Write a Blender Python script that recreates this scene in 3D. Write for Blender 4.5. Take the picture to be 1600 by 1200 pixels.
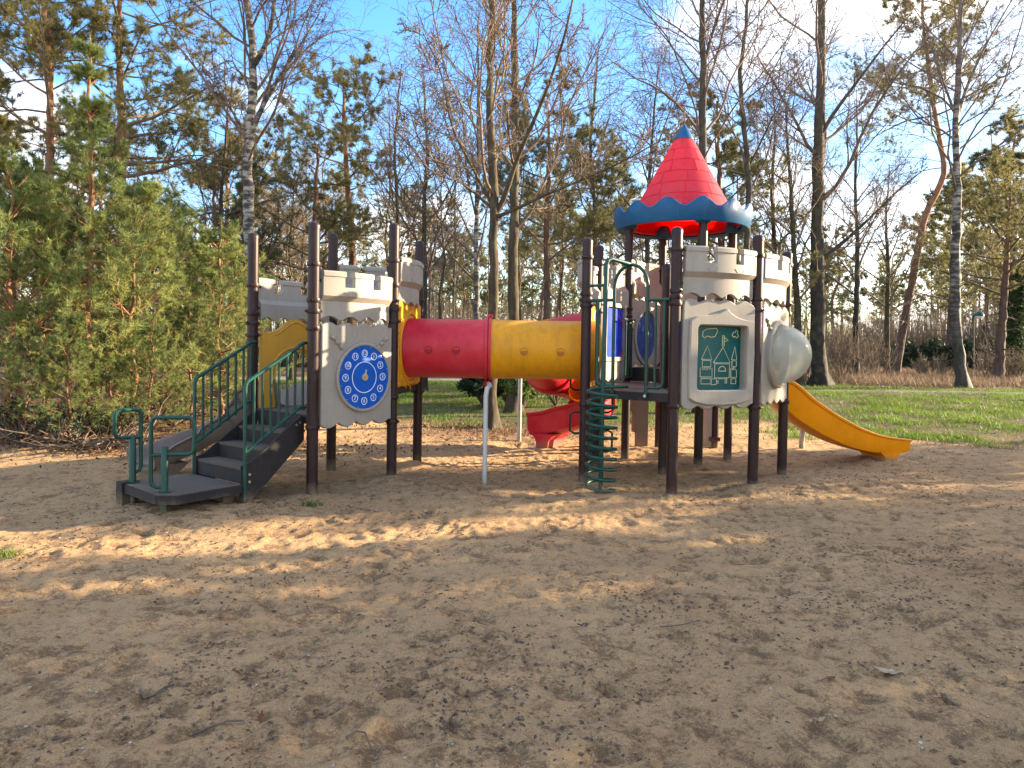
import bpy, bmesh, math, random
import numpy as np
from mathutils import Vector, Matrix

for _o in list(bpy.data.objects):
    bpy.data.objects.remove(_o)
SC = bpy.context.scene
COL = SC.collection
PI = math.pi
rad = math.radians

# ------------------------------------------------------------------ camera
CAM_H, F_PX, HORIZON, PITCH, ROLL = 1.55, 1127.46, 540.0, 0.026, 0.0163
cam_d = bpy.data.cameras.new('camera')
cam = bpy.data.objects.new('camera', cam_d)
COL.objects.link(cam)
SC.camera = cam
cam_d.sensor_width = 36
cam_d.lens = 36 * F_PX / 1600
cam_d.clip_start, cam_d.clip_end = 0.1, 3000
_cr, _sr, _cp, _sp = math.cos(ROLL), math.sin(ROLL), math.cos(PITCH), math.sin(PITCH)
_fw = Vector((0, _cp, -_sp)); _up0 = Vector((0, _sp, _cp)); _rt0 = Vector((1, 0, 0))
CAM_R = _rt0 * _cr + _up0 * _sr
CAM_U = _up0 * _cr - _rt0 * _sr
CAM_F = _fw
cam.matrix_world = Matrix(((CAM_R.x, CAM_U.x, -CAM_F.x, 0), (CAM_R.y, CAM_U.y, -CAM_F.y, 0),
                           (CAM_R.z, CAM_U.z, -CAM_F.z, CAM_H), (0, 0, 0, 1)))
PP_Y = HORIZON + F_PX * math.tan(PITCH)
cam_d.shift_y = -(600 - PP_Y) / 1600

def ray(px, py):
    return CAM_F + CAM_R * ((px - 800) / F_PX) - CAM_U * ((py - PP_Y) / F_PX)
def at(px, py, Y):
    """the point of the place seen at photo pixel (px, py) that lies Y metres ahead"""
    r = ray(px, py)
    return Vector((0, 0, CAM_H)) + r * (Y / r.y)
def at_x(px, Y, z=0.0):
    """world x of something at distance Y, height z, seen in photo column px"""
    lo = 0.0
    py = 600
    for _ in range(6):
        p = at(px, py, Y)
        py -= (z - p.z) * F_PX / Y
    return at(px, py, Y).x

# ------------------------------------------------------------------ light
SUN_AZ, SUN_EL = rad(16), rad(15)             # azimuth measured from +x towards +y
SUN_DIR = Vector((math.cos(SUN_AZ) * math.cos(SUN_EL), math.sin(SUN_AZ) * math.cos(SUN_EL), math.sin(SUN_EL)))
sun_d = bpy.data.lights.new('sun', 'SUN')
sun_d.energy = 2.0
sun_d.angle = rad(0.6)
sun_d.color = (1.0, 0.80, 0.55)
sun = bpy.data.objects.new('sun', sun_d)
COL.objects.link(sun)
sun.location = (30, 10, 20)
sun.rotation_euler = SUN_DIR.to_track_quat('Z', 'Y').to_euler()

def nd(nt, kind, x=0, y=0, **kw):
    n = nt.nodes.new(kind)
    for k, v in kw.items():
        setattr(n, k, v)
    return n
def lk(nt, a, b):
    nt.links.new(a, b)

W = bpy.data.worlds.new('World')
SC.world = W
W.use_nodes = True
nt = W.node_tree
nt.nodes.clear()
out = nd(nt, 'ShaderNodeOutputWorld')
bg = nd(nt, 'ShaderNodeBackground')
bg.inputs['Strength'].default_value = 0.11
sky = nd(nt, 'ShaderNodeTexSky')
sky.sky_type = 'NISHITA'
sky.sun_disc = False
sky.sun_elevation = SUN_EL
sky.sun_rotation = rad(90) - SUN_AZ
sky.air_density = 1.0
sky.dust_density = 0.6
sky.ozone_density = 2.0
tc = nd(nt, 'ShaderNodeTexCoord')
sep = nd(nt, 'ShaderNodeSeparateXYZ')
lk(nt, tc.outputs['Generated'], sep.inputs[0])
zz = nd(nt, 'ShaderNodeMath', operation='MAXIMUM'); zz.inputs[1].default_value = 0.0
lk(nt, sep.outputs['Z'], zz.inputs[0])
za = nd(nt, 'ShaderNodeMath', operation='ADD'); za.inputs[1].default_value = 0.22
lk(nt, zz.outputs[0], za.inputs[0])
dx = nd(nt, 'ShaderNodeMath', operation='DIVIDE'); dy = nd(nt, 'ShaderNodeMath', operation='DIVIDE')
lk(nt, sep.outputs['X'], dx.inputs[0]); lk(nt, za.outputs[0], dx.inputs[1])
lk(nt, sep.outputs['Y'], dy.inputs[0]); lk(nt, za.outputs[0], dy.inputs[1])
cmb = nd(nt, 'ShaderNodeCombineXYZ')
lk(nt, dx.outputs[0], cmb.inputs[0]); lk(nt, dy.outputs[0], cmb.inputs[1])
cmb.inputs[2].default_value = 6.2
n1 = nd(nt, 'ShaderNodeTexNoise')
n1.inputs['Scale'].default_value = 1.25
n1.inputs['Detail'].default_value = 9
n1.inputs['Roughness'].default_value = 0.56
n1.inputs['Distortion'].default_value = 0.25
lk(nt, cmb.outputs[0], n1.inputs['Vector'])
ramp = nd(nt, 'ShaderNodeValToRGB')
ramp.color_ramp.elements[0].position = 0.45
ramp.color_ramp.elements[0].color = (0, 0, 0, 1)
ramp.color_ramp.elements[1].position = 0.62
ramp.color_ramp.elements[1].color = (1, 1, 1, 1)
lk(nt, n1.outputs['Fac'], ramp.inputs[0])
hsv = nd(nt, 'ShaderNodeHueSaturation')
hsv.inputs['Hue'].default_value = 0.517
hsv.inputs['Saturation'].default_value = 1.85
hsv.inputs['Value'].default_value = 0.72
gam = nd(nt, 'ShaderNodeGamma')
gam.inputs['Gamma'].default_value = 0.6
lk(nt, sky.outputs[0], gam.inputs['Color'])
lk(nt, gam.outputs[0], hsv.inputs['Color'])
# clouds are lit by the same sun: brighter in the half of the sky that holds it
dot = nd(nt, 'ShaderNodeVectorMath', operation='DOT_PRODUCT')
dot.inputs[1].default_value = SUN_DIR
lk(nt, tc.outputs['Generated'], dot.inputs[0])
cl = nd(nt, 'ShaderNodeMapRange')
cl.inputs['From Min'].default_value = -0.6; cl.inputs['From Max'].default_value = 1.0
cl.inputs['To Min'].default_value = 1.9; cl.inputs['To Max'].default_value = 2.05
lk(nt, dot.outputs['Value'], cl.inputs['Value'])
clc = nd(nt, 'ShaderNodeVectorMath', operation='SCALE')
clc.inputs[0].default_value = (1.0, 0.965, 0.91)
lk(nt, cl.outputs[0], clc.inputs['Scale'])
mx = nd(nt, 'ShaderNodeMix', data_type='RGBA')
lk(nt, ramp.outputs[0], mx.inputs['Factor'])
lk(nt, hsv.outputs[0], mx.inputs['A'])
lk(nt, clc.outputs[0], mx.inputs['B'])
lk(nt, mx.outputs['Result'], bg.inputs['Color'])
lk(nt, bg.outputs[0], out.inputs['Surface'])

SC.view_settings.view_transform = 'Standard'
SC.view_settings.look = 'None'
SC.view_settings.gamma = 1
SC.view_settings.use_curve_mapping = False
SC.view_settings.exposure = 3.6
SC.cycles.max_bounces = 6
SC.cycles.diffuse_bounces = 3
SC.cycles.transparent_max_bounces = 8
SC.cycles.use_denoising = True

# ------------------------------------------------------------------ numpy noise
_rs = np.random.RandomState(11)
_PERM = _rs.rand(256, 256).astype(np.float64)
def vnoise(x, y):
    xi = np.floor(x).astype(int); yi = np.floor(y).astype(int)
    fx = x - xi; fy = y - yi
    fx = fx * fx * (3 - 2 * fx); fy = fy * fy * (3 - 2 * fy)
    a = _PERM[xi & 255, yi & 255]; b = _PERM[(xi + 1) & 255, yi & 255]
    c = _PERM[xi & 255, (yi + 1) & 255]; d = _PERM[(xi + 1) & 255, (yi + 1) & 255]
    return (a * (1 - fx) + b * fx) * (1 - fy) + (c * (1 - fx) + d * fx) * fy - 0.5
def fbm(x, y, f, octv, gain=0.5):
    s = 0; amp = 1
    for i in range(octv):
        s = s + amp * vnoise(x * f + 17.3 * i, y * f + 9.1 * i)
        f *= 2.03; amp *= gain
    return s
def sstep(a, b, x):
    t = np.clip((np.asarray(x, float) - a) / (b - a), 0, 1)
    return t * t * (3 - 2 * t)

# ------------------------------------------------------------------ materials
MATS = {}
def base_mat(name):
    m = bpy.data.materials.new(name)
    m.use_nodes = True
    nt = m.node_tree
    nt.nodes.clear()
    o = nd(nt, 'ShaderNodeOutputMaterial')
    p = nd(nt, 'ShaderNodeBsdfPrincipled')
    lk(nt, p.outputs[0], o.inputs['Surface'])
    MATS[name] = m
    return m, nt, p, o
def mixc(nt, fac, a, b, blend='MIX'):
    m = nd(nt, 'ShaderNodeMix', data_type='RGBA', blend_type=blend)
    for s, v in (('Factor', fac), ('A', a), ('B', b)):
        if isinstance(v, bpy.types.NodeSocket):
            lk(nt, v, m.inputs[s])
        elif s == 'Factor':
            m.inputs[s].default_value = v
        else:
            m.inputs[s].default_value = (*v, 1)
    return m.outputs['Result']
def noise(nt, scale, detail=4, rough=0.55, vec=None, coord='Object', dist=0):
    n = nd(nt, 'ShaderNodeTexNoise')
    n.inputs['Scale'].default_value = scale
    n.inputs['Detail'].default_value = detail
    n.inputs['Roughness'].default_value = rough
    n.inputs['Distortion'].default_value = dist
    if vec is None:
        t = nd(nt, 'ShaderNodeTexCoord')
        vec = t.outputs[coord]
    lk(nt, vec, n.inputs['Vector'])
    return n.outputs['Fac']
def ramp2(nt, fac, p0, p1, c0=(0, 0, 0), c1=(1, 1, 1)):
    r = nd(nt, 'ShaderNodeValToRGB')
    r.color_ramp.elements[0].position = p0; r.color_ramp.elements[0].color = (*c0, 1)
    r.color_ramp.elements[1].position = p1; r.color_ramp.elements[1].color = (*c1, 1)
    lk(nt, fac, r.inputs[0])
    return r.outputs['Color']
def scaled(nt, sx, sy, sz, coord='Object'):
    t = nd(nt, 'ShaderNodeTexCoord')
    mp = nd(nt, 'ShaderNodeMapping')
    mp.inputs['Scale'].default_value = (sx, sy, sz)
    lk(nt, t.outputs[coord], mp.inputs['Vector'])
    return mp.outputs[0]
def bump(nt, p, h, strength=0.3, dist=0.01):
    b = nd(nt, 'ShaderNodeBump')
    b.inputs['Strength'].default_value = strength
    b.inputs['Distance'].default_value = dist
    lk(nt, h, b.inputs['Height'])
    lk(nt, b.outputs[0], p.inputs['Normal'])
def plastic(name, c, rough=0.45, dirt=0.35, dirtc=(0.10, 0.085, 0.06), var=0.18, spec=0.28, streak=True, bumps=0.12, chalk=0.0, splash=True):
    m, nt, p, o = base_mat(name)
    n = noise(nt, 2.3, 5)
    dark = tuple(x * (1 - var) for x in c); light = tuple(min(1, x * (1 + var * .6) + chalk * .04) for x in c)
    col = ramp2(nt, n, 0.3, 0.7, dark, light)
    if streak:                                   # rain streaks running down
        s = noise(nt, 6, 5, 0.6, scaled(nt, 2.2, 2.2, 0.28))
        f = ramp2(nt, s, 0.46, 0.76)
        k = nd(nt, 'ShaderNodeMath', operation='MULTIPLY'); k.inputs[1].default_value = dirt
        lk(nt, f, k.inputs[0])
        col = mixc(nt, k.outputs[0], col, dirtc)
    g = noise(nt, 38, 4, 0.7)
    f2 = ramp2(nt, g, 0.54, 0.66)
    k2 = nd(nt, 'ShaderNodeMath', operation='MULTIPLY'); k2.inputs[1].default_value = dirt * .5
    lk(nt, f2, k2.inputs[0])
    col = mixc(nt, k2.outputs[0], col, dirtc)
    sc = noise(nt, 30, 3, 0.5, scaled(nt, 1.0, 1.0, .22), dist=1.5)          # fine rubbed scratches
    f3 = ramp2(nt, sc, 0.60, 0.66)
    k3 = nd(nt, 'ShaderNodeMath', operation='MULTIPLY'); k3.inputs[1].default_value = 0.22
    lk(nt, f3, k3.inputs[0])
    col = mixc(nt, k3.outputs[0], col, tuple(min(1, x * 1.25 + .05) for x in c))
    tz = nd(nt, 'ShaderNodeTexCoord'); sz = nd(nt, 'ShaderNodeSeparateXYZ'); lk(nt, tz.outputs['Object'], sz.inputs[0])
    zn = nd(nt, 'ShaderNodeMath', operation='MULTIPLY_ADD'); zn.inputs[1].default_value = -0.30; lk(nt, noise(nt, 9, 5, .7), zn.inputs[0]); lk(nt, sz.outputs['Z'], zn.inputs[2])
    f4n = nd(nt, 'ShaderNodeMapRange'); f4n.inputs['From Min'].default_value = -0.14; f4n.inputs['From Max'].default_value = 0.0; f4n.inputs['To Min'].default_value = 0.6 if splash else 0.0; f4n.inputs['To Max'].default_value = 0.0
    lk(nt, zn.outputs[0], f4n.inputs['Value']); f4 = f4n.outputs[0]     # sand splashed and rubbed on near the ground
    col = mixc(nt, f4, col, (0.24, 0.17, 0.11))
    lk(nt, col, p.inputs['Base Color'])
    rr = nd(nt, 'ShaderNodeMapRange')
    rr.inputs['To Min'].default_value = rough - .1; rr.inputs['To Max'].default_value = rough + .18
    lk(nt, n, rr.inputs['Value']); lk(nt, rr.outputs[0], p.inputs['Roughness'])
    p.inputs['Specular IOR Level'].default_value = spec
    bump(nt, p, noise(nt, 90, 3, 0.6), bumps, 0.004)
    return m

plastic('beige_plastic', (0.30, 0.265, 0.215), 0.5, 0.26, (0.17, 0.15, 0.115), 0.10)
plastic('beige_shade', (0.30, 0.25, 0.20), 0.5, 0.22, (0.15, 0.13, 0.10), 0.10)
plastic('taupe_plastic', (0.17, 0.13, 0.105), 0.45, 0.3, (0.08, 0.065, 0.05), 0.14)
plastic('red_plastic', (0.47, 0.004, 0.018), 0.42, 0.18, (0.20, 0.012, 0.016), 0.14, chalk=0.8)
plastic('porthole_red', (0.26, 0.003, 0.012), 0.5, 0.3, (0.12, 0.01, 0.01), 0.1)
plastic('yellow_plastic', (0.64, 0.275, 0.005), 0.42, 0.42, (0.24, 0.115, 0.015), 0.10)
plastic('pale_yellow', (0.56, 0.29, 0.035), 0.5, 0.22, (0.28, 0.15, 0.03), 0.10)
plastic('orange_plastic', (0.86, 0.29, 0.001), 0.32, 0.10, (0.35, 0.13, 0.01), 0.10)
plastic('blue_plastic', (0.006, 0.080, 0.19), 0.42, 0.22, (0.03, 0.07, 0.11), 0.18)
plastic('clock_blue', (0.003, 0.080, 0.38), 0.35, 0.08, (0.02, 0.05, 0.2), 0.08, streak=False)
plastic('window_blue', (0.006, 0.045, 0.55), 0.25, 0.05, (0.02, 0.05, 0.3), 0.10, streak=False)
plastic('teal_board', (0.004, 0.085, 0.080), 0.3, 0.2, (0.03, 0.10, 0.09), 0.15, streak=False)
plastic('cream_print', (0.62, 0.52, 0.30), 0.5, 0.1, (0.3, 0.25, 0.15), 0.05, streak=False)
plastic('white_print', (0.72, 0.75, 0.78), 0.5, 0.05, (0.4, 0.4, 0.4), 0.03, streak=False)
plastic('brown_post', (0.028, 0.012, 0.012), 0.36, 0.14, (0.075, 0.048, 0.04), 0.25, 0.25)
plastic('brown_clamp', (0.028, 0.012, 0.012), 0.36, 0.14, (0.06, 0.04, 0.034), 0.25, 0.25, splash=False)
plastic('green_metal', (0.003, 0.050, 0.034), 0.33, 0.10, (0.02, 0.05, 0.035), 0.18, 0.35)
plastic('black_metal', (0.012, 0.010, 0.010), 0.4, 0.15, (0.04, 0.033, 0.03), 0.2, 0.5)
plastic('deck_dark', (0.022, 0.018, 0.018), 0.6, 0.30, (0.07, 0.055, 0.045), 0.25, streak=False)
plastic('deck_dusty', (0.090, 0.070, 0.054), 0.75, 0.5, (0.19, 0.15, 0.11), 0.25, streak=False)
plastic('grey_metal', (0.40, 0.39, 0.36), 0.45, 0.3, (0.16, 0.13, 0.09), 0.12, 0.5)
plastic('steel', (0.55, 0.55, 0.53), 0.3, 0.1, (0.2, 0.17, 0.12), 0.1, 0.6, streak=False)
for k in ('steel',):
    MATS[k].node_tree.nodes['Principled BSDF'].inputs['Metallic'].default_value = 0.9
# moulded red roof shell lets daylight through
m = plastic('roof_red', (0.40, 0.042, 0.066), 0.5, 0.10, (0.22, 0.05, 0.05), 0.12, chalk=0.6)
_nt = m.node_tree
_p = _nt.nodes['Principled BSDF']; _o = _nt.nodes['Material Output']
_tr = nd(_nt, 'ShaderNodeBsdfTranslucent'); _tr.inputs['Color'].default_value = (1.0, 0.03, 0.02, 1)
_ms = nd(_nt, 'ShaderNodeMixShader'); _ms.inputs[0].default_value = 0.42
lk(_nt, _p.outputs[0], _ms.inputs[1]); lk(_nt, _tr.outputs[0], _ms.inputs[2]); lk(_nt, _ms.outputs[0], _o.inputs['Surface'])
m, _nt, _p, _o = base_mat('roof_lining')
_tr = nd(_nt, 'ShaderNodeBsdfTranslucent'); _tr.inputs['Color'].default_value = (1.0, 0.04, 0.03, 1)
_p.inputs['Base Color'].default_value = (0.5, 0.02, 0.03, 1)
_ms = nd(_nt, 'ShaderNodeMixShader'); _ms.inputs[0].default_value = 0.9
lk(_nt, _p.outputs[0], _ms.inputs[1]); lk(_nt, _tr.outputs[0], _ms.inputs[2]); lk(_nt, _ms.outputs[0], _o.inputs['Surface'])
# weathered polycarbonate bubble
m, _nt, _p, _o = base_mat('cloudy_bubble')
_n = noise(_nt, 5, 5)
_c = ramp2(_nt, _n, 0.3, 0.7, (0.42, 0.42, 0.35), (0.56, 0.55, 0.46))
lk(_nt, _c, _p.inputs['Base Color'])
_p.inputs['Roughness'].default_value = 0.22
_t = nd(_nt, 'ShaderNodeBsdfTransparent'); _t.inputs['Color'].default_value = (0.8, 0.86, 0.82, 1)
_tl = nd(_nt, 'ShaderNodeBsdfTranslucent'); _tl.inputs['Color'].default_value = (0.6, 0.6, 0.5, 1)
_m0 = nd(_nt, 'ShaderNodeMixShader'); _m0.inputs[0].default_value = 0.35
lk(_nt, _p.outputs[0], _m0.inputs[1]); lk(_nt, _tl.outputs[0], _m0.inputs[2])
_m1 = nd(_nt, 'ShaderNodeMixShader'); _m1.inputs[0].default_value = 0.34
lk(_nt, _m0.outputs[0], _m1.inputs[1]); lk(_nt, _t.outputs[0], _m1.inputs[2]); lk(_nt, _m1.outputs[0], _o.inputs['Surface'])
# blue see-through window of the far wall
m, _nt, _p, _o = base_mat('blue_bubble')
_p.inputs['Base Color'].default_value = (0.05, 0.10, 0.30, 1); _p.inputs['Roughness'].default_value = 0.15
_t = nd(_nt, 'ShaderNodeBsdfTransparent'); _t.inputs['Color'].default_value = (0.55, 0.66, 0.85, 1)
_m1 = nd(_nt, 'ShaderNodeMixShader'); _m1.inputs[0].default_value = 0.45
lk(_nt, _p.outputs[0], _m1.inputs[1]); lk(_nt, _t.outputs[0], _m1.inputs[2]); lk(_nt, _m1.outputs[0], _o.inputs['Surface'])

def bark(name, low, high, z0, z1, scale=14, stretch=0.25, bump_s=0.6, patch=None):
    m, nt, p, o = base_mat(name)
    t = nd(nt, 'ShaderNodeTexCoord')
    s = nd(nt, 'ShaderNodeSeparateXYZ'); lk(nt, t.outputs['Object'], s.inputs[0])
    mr = nd(nt, 'ShaderNodeMapRange'); mr.inputs['From Min'].default_value = z0; mr.inputs['From Max'].default_value = z1
    lk(nt, s.outputs['Z'], mr.inputs['Value'])
    n = noise(nt, scale, 6, 0.65, scaled(nt, 1, 1, stretch))
    c0 = ramp2(nt, n, 0.3, 0.7, tuple(x * .5 for x in low), tuple(x * 1.4 for x in low))
    c1 = ramp2(nt, n, 0.3, 0.7, tuple(x * .55 for x in high), tuple(x * 1.3 for x in high))
    c = mixc(nt, mr.outputs[0], c0, c1)
    if patch:                                   # lichen and moss blotches
        f = ramp2(nt, noise(nt, 3.5, 5), 0.5, 0.68)
        k = nd(nt, 'ShaderNodeMath', operation='MULTIPLY'); k.inputs[1].default_value = 0.6
        lk(nt, f, k.inputs[0])
        c = mixc(nt, k.outputs[0], c, patch)
    lk(nt, c, p.inputs['Base Color'])
    p.inputs['Roughness'].default_value = 0.85
    p.inputs['Specular IOR Level'].default_value = 0.2
    bump(nt, p, n, bump_s, 0.03)
    return m
bark('bark_oak', (0.058, 0.044, 0.028), (0.075, 0.058, 0.036), 0, 8, 16, 0.2, 0.8, (0.12, 0.12, 0.065))
bark('bark_pine', (0.105, 0.068, 0.052), (0.26, 0.125, 0.065), 3, 9, 12, 0.3, 0.9)
bark('bark_young_pine', (0.20, 0.095, 0.05), (0.27, 0.14, 0.07), 0.5, 3, 20, 0.4, 0.8)
bark('bark_twig', (0.17, 0.125, 0.085), (0.22, 0.16, 0.11), 3, 12, 10, 0.3, 0.2)
bark('bark_twig_dark', (0.12, 0.088, 0.070), (0.19, 0.136, 0.108), 3, 14, 10, 0.3, 0.2)
bark('dry_wood', (0.14, 0.10, 0.07), (0.16, 0.12, 0.085), 0, 3, 12, 0.3, 0.3)
# birch: white with dark bands, dark cracked foot
m, nt, p, o = base_mat('bark_birch')
t = nd(nt, 'ShaderNodeTexCoord'); s = nd(nt, 'ShaderNodeSeparateXYZ'); lk(nt, t.outputs['Object'], s.inputs[0])
n = noise(nt, 3.0, 6, 0.68, scaled(nt, 0.9, 0.9, 3.2))
c = ramp2(nt, n, 0.47, 0.60, (0.030, 0.026, 0.023), (0.33, 0.295, 0.25))
n2 = noise(nt, 9, 5, 0.6, scaled(nt, 1, 1, 0.4))
lowc = ramp2(nt, n2, 0.35, 0.7, (0.022, 0.019, 0.016), (0.075, 0.064, 0.053))
mr = nd(nt, 'ShaderNodeMapRange'); mr.inputs['From Min'].default_value = 1.2; mr.inputs['From Max'].default_value = 5.0
lk(nt, s.outputs['Z'], mr.inputs['Value'])
c = mixc(nt, mr.outputs[0], lowc, c)
mr2 = nd(nt, 'ShaderNodeMapRange'); mr2.inputs['From Min'].default_value = 8; mr2.inputs['From Max'].default_value = 13
lk(nt, s.outputs['Z'], mr2.inputs['Value'])
c = mixc(nt, mr2.outputs[0], c, (0.16, 0.13, 0.11))
lk(nt, c, p.inputs['Base Color']); p.inputs['Roughness'].default_value = 0.8
bump(nt, p, n2, 0.6, 0.03)
bark('bark_birch_dark', (0.032, 0.026, 0.020), (0.085, 0.070, 0.055), 0.5, 9, 9, 0.5, 0.8, (0.10, 0.10, 0.06))

def foliage(name, c0, c1, trans=0.35, scale=1.3, rough=0.6):
    m, nt, p, o = base_mat(name)
    n = noise(nt, scale, 4, 0.6)
    oi = nd(nt, 'ShaderNodeObjectInfo')
    ad = nd(nt, 'ShaderNodeMath', operation='MULTIPLY_ADD'); ad.inputs[1].default_value = 0.22; ad.inputs[2].default_value = -0.11
    lk(nt, oi.outputs['Random'], ad.inputs[0])
    su = nd(nt, 'ShaderNodeMath', operation='ADD'); lk(nt, n, su.inputs[0]); lk(nt, ad.outputs[0], su.inputs[1])
    c = ramp2(nt, su.outputs[0], 0.34, 0.68, c0, c1)
    lk(nt, c, p.inputs['Base Color'])
    p.inputs['Roughness'].default_value = rough
    p.inputs['Specular IOR Level'].default_value = 0.3
    tr = nd(nt, 'ShaderNodeBsdfTranslucent'); lk(nt, c, tr.inputs['Color'])
    ms = nd(nt, 'ShaderNodeMixShader'); ms.inputs[0].default_value = trans
    lk(nt, p.outputs[0], ms.inputs[1]); lk(nt, tr.outputs[0], ms.inputs[2]); lk(nt, ms.outputs[0], o.inputs['Surface'])
    return m
foliage('needles_young', (0.105, 0.150, 0.044), (0.33, 0.355, 0.105), 0.35, 1.6)
foliage('needles_old', (0.12, 0.125, 0.050), (0.30, 0.26, 0.095), 0.42, 0.7)
foliage('leaf_dark', (0.010, 0.022, 0.010), (0.035, 0.055, 0.022), 0.2, 3)
foliage('leaf_sunlit', (0.09, 0.14, 0.03), (0.20, 0.25, 0.06), 0.4, 3)  # brighter leaf colour with the sunlight painted in
foliage('ivy_leaf', (0.020, 0.048, 0.016), (0.075, 0.12, 0.03), 0.3, 2)
foliage('grass_blade', (0.068, 0.108, 0.014), (0.145, 0.225, 0.028), 0.4, 0.8)
foliage('scrub', (0.085, 0.062, 0.042), (0.19, 0.14, 0.095), 0.3, 0.3)
foliage('dry_grass', (0.15, 0.10, 0.060), (0.30, 0.20, 0.125), 0.3, 0.9)
foliage('dead_leaf', (0.10, 0.055, 0.028), (0.28, 0.15, 0.07), 0.3, 7)
foliage('pale_leaf', (0.36, 0.27, 0.16), (0.45, 0.35, 0.22), 0.2, 7)
foliage('rust_leaf', (0.16, 0.06, 0.028), (0.24, 0.09, 0.04), 0.3, 9)

# ------------------------------------------------------------------ object helpers
OFF = {}
def tag(o, label=None, cat=None, group=None, kind=None):
    if label: o['label'] = label
    if cat: o['category'] = cat
    if group: o['group'] = group
    if kind: o['kind'] = kind
    return o
def thing(name, loc, label, cat, group=None):
    o = bpy.data.objects.new(name, None)
    o.empty_display_size = 0.3
    COL.objects.link(o)
    o.location = loc
    OFF[o.name] = Vector(loc)
    return tag(o, label, cat, group)
def link(name, me, parent=None, loc=None):
    """links a mesh whose vertices are in world coordinates (minus the parent's base)"""
    o = bpy.data.objects.new(name, me)
    COL.objects.link(o)
    if parent is not None:
        o.parent = parent
        OFF[o.name] = OFF[parent.name].copy()
    else:
        OFF[o.name] = Vector((0, 0, 0))
    if loc is not None:
        o.location = loc
    return o
def np_mesh(name, V, Fq=None, Ft=None, mat=None, smooth=True):
    me = bpy.data.meshes.new(name)
    V = np.asarray(V, np.float32).reshape(-1, 3)
    nq = 0 if Fq is None else len(Fq); ntr = 0 if Ft is None else len(Ft)
    me.vertices.add(len(V)); me.vertices.foreach_set('co', V.ravel())
    loops = []
    if nq: loops.append(np.asarray(Fq, np.int32).ravel())
    if ntr: loops.append(np.asarray(Ft, np.int32).ravel())
    L = np.concatenate(loops)
    me.loops.add(len(L)); me.loops.foreach_set('vertex_index', L)
    me.polygons.add(nq + ntr)
    st = np.concatenate([np.arange(nq) * 4, nq * 4 + np.arange(ntr) * 3]).astype(np.int32)
    me.polygons.foreach_set('loop_start', st)
    me.polygons.foreach_set('use_smooth', np.full(nq + ntr, smooth))
    if mat: me.materials.append(MATS[mat])
    me.update(calc_edges=True)
    me.validate()
    return me

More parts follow.
